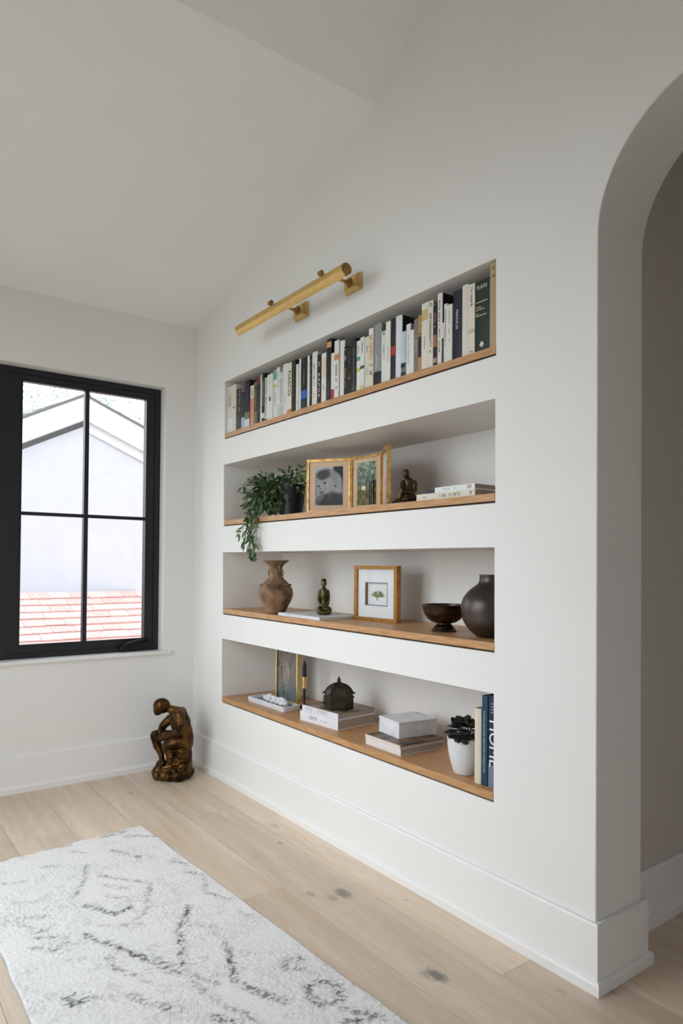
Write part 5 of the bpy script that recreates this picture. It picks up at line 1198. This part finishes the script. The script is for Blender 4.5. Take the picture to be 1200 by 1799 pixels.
# ------------------------------------------------------------------ outside: neighbour's gable, lower roof, trees
STUC = mat('pale_stucco', '#c2c2ca', .9, noise=.04, nscale=6, bump=.3, bscale=40)
FASC = mat('white_fascia', '#e6e6e4', .7)
SOFF = mat('soffit', '#c9c9cb', .8)
hs = thing('neighbour_house', 'pale stucco gable of the neighbouring house outside the window', 'house', (.972, 5.995, 0), math.radians(-14))
AP, SL = 3.708, .487; OV = .10
def gz(x): return AP - SL * abs(x)
bm = BM(); prism(bm, [(-4.2, -3), (4.2, -3), (4.2, gz(4.2) - .42), (0, AP - .42), (-4.2, gz(4.2) - .42)], OV, OV + .25, 'y'); obj('gable_wall', bm, STUC, hs)
for s in (-1, 1):
    bm = BM(); prism(bm, [(0, AP), (s * 4.6, gz(4.6)), (s * 4.6, gz(4.6) - .34), (0, AP - .34)], 0, .045, 'y'); obj('fascia_board', bm, FASC, hs)
    bm = BM(); prism(bm, [(0, AP - .31), (s * 4.6, gz(4.6) - .31), (s * 4.6, gz(4.6) - .34), (0, AP - .34)], .046, OV - .001, 'y'); obj('soffit', bm, SOFF, hs)
    bm = BM(); prism(bm, [(0, AP + .035), (s * 4.65, gz(4.65) + .035), (s * 4.65, gz(4.65)), (0, AP + .001)], -.03, 3.0, 'y'); obj('roof_slope', bm, mat('grey_shingle', '#6f6f72', .9), hs)
bm = BM(); prism(bm, [(.02, AP - .335), (4.2, gz(4.2) - .335), (4.2, gz(4.2) - .50), (.02, AP - .50)], OV - .03, OV - .0005, 'y'); obj('soffit_stand_in', bm, mat('soffit_grey', '#d2d2d4', .8), hs)  # grey board added in place of the right slope's soffit band
# lower shingled roof in front of the gable
rf = thing('lower_roof', 'red shingled lower roof sloping below the gable outside', 'roof', (0, 0, 0), 0)
SHG = mat('red_shingle', '#d9b6b0', .9, nscale=30, col2='#cfa39c', obj_var=.10, bump=.3, bscale=90)
ry0, rz0, ry1, rz1 = 5.90, 0.865, 3.1, -0.55
bm = BM(); prism(bm, [(ry0, rz0), (ry1, rz1), (ry1, rz1 - .1), (ry0, rz0 - .1)], -2.5, 3.6, 'x'); obj('roof_deck', bm, mat('sub_floor', '#4a3a2c'), rf)
dv = Vector((0, ry1 - ry0, rz1 - rz0)); Ls = dv.length; dv.normalize(); nv = Vector((0, -dv.z, dv.y)); nv = nv if nv.z > 0 else -nv
rr_ = random.Random(9); NR_ = 16; ex = .175
cnt = 0
for k in range(NR_):
    x = -2.0 + rr_.uniform(0, .2)
    while x < 3.0 and cnt < 296:
        wd = rr_.uniform(.22, .36); c = Vector((0, ry0, rz0)) + dv * (k * ex) + nv * .004
        drop = ex + .02 + rr_.uniform(-.006, .012); t = .012 + rr_.uniform(0, .008)
        if -0.9 < x < 2.9:
            bm = BM(); a = c; b_ = c + dv * drop + nv * .012
            vsx = []
            for xx in (x + .002, x + wd - .002):
                for p, tt in ((a, 0), (b_, 0), (b_, t), (a, .004)):
                    pp = p + nv * tt; vsx.append(bm.verts.new((xx, pp.y, pp.z)))
            bm.faces.new(vsx[:4]); bm.faces.new(vsx[4:][::-1])
            for i in range(4): j = (i + 1) % 4; bm.faces.new((vsx[i], vsx[4 + i], vsx[4 + j], vsx[j]))
            obj('shingle', bm, SHG, rf); cnt += 1
        x += wd
# trees beyond the gable
TL = mat('far_leaf', '#aebfaa', .8, nscale=3, col2='#cdd8ca')
BARK = mat('pale_bark', '#8c8a80', .9)
def tree(label, x, y, h, r, seed):
    t = thing('tree', label, 'tree', (x, y, -3), group='trees beyond the gable'); rt = random.Random(seed)
    bm = BM(); polytube(bm, [(0, 0, 0), (.1, 0, h * .4), (0, .1, h * .75), (.1, 0, h)], [.18, .14, .09, .03], 8)
    tips = []
    for i in range(26):
        z = h * rt.uniform(.35, .95); a = rt.uniform(0, 6.28); ln_ = r * rt.uniform(.5, 1)
        p0 = Vector((0, 0, z)); p1 = p0 + Vector((math.cos(a) * ln_ * .5, math.sin(a) * ln_ * .5, ln_ * .25)); p2 = p0 + Vector((math.cos(a) * ln_, math.sin(a) * ln_, ln_ * .35))
        polytube(bm, [p0, p1, p2], [.05, .03, .01], 5); tips += [p1, p2]
    obj('trunk', bm, BARK, t)
    vs_ = []; fs = []
    for i in range(5200):
        p = rt.choice(tips) + Vector((rt.gauss(0, .42), rt.gauss(0, .42), rt.gauss(0, .38))); s = rt.uniform(.035, .075)
        u = Vector((rt.gauss(0, 1), rt.gauss(0, 1), rt.gauss(0, 1))).normalized(); v = u.cross(Vector((rt.gauss(0, 1), rt.gauss(0, 1), rt.gauss(0, 1)))).normalized()
        b0 = len(vs_); vs_ += [p - u * s, p + v * s * .5, p + u * s, p - v * s * .5]; fs.append((b0, b0 + 1, b0 + 2, b0 + 3))
    me = bpy.data.meshes.new('foliage'); me.from_pydata([tuple(p) for p in vs_], [], fs); f = new_obj('foliage', me, TL, t); f['kind'] = 'stuff'
tree('pale green tree above the left slope of the gable', 1.2, 12.0, 9.2, 2.6, 1)
tree('pale green tree above the right slope of the gable', 7.6, 13.5, 9.6, 2.8, 2)
# ground outside
bm = BM(); box(bm, -90, 90, -90, 90, -3.1, -3.0); tag(obj('ground', bm, mat('garden_ground', '#b4b2aa', .95), None), 'garden ground between the houses, far below the window', 'ground', kind='structure')
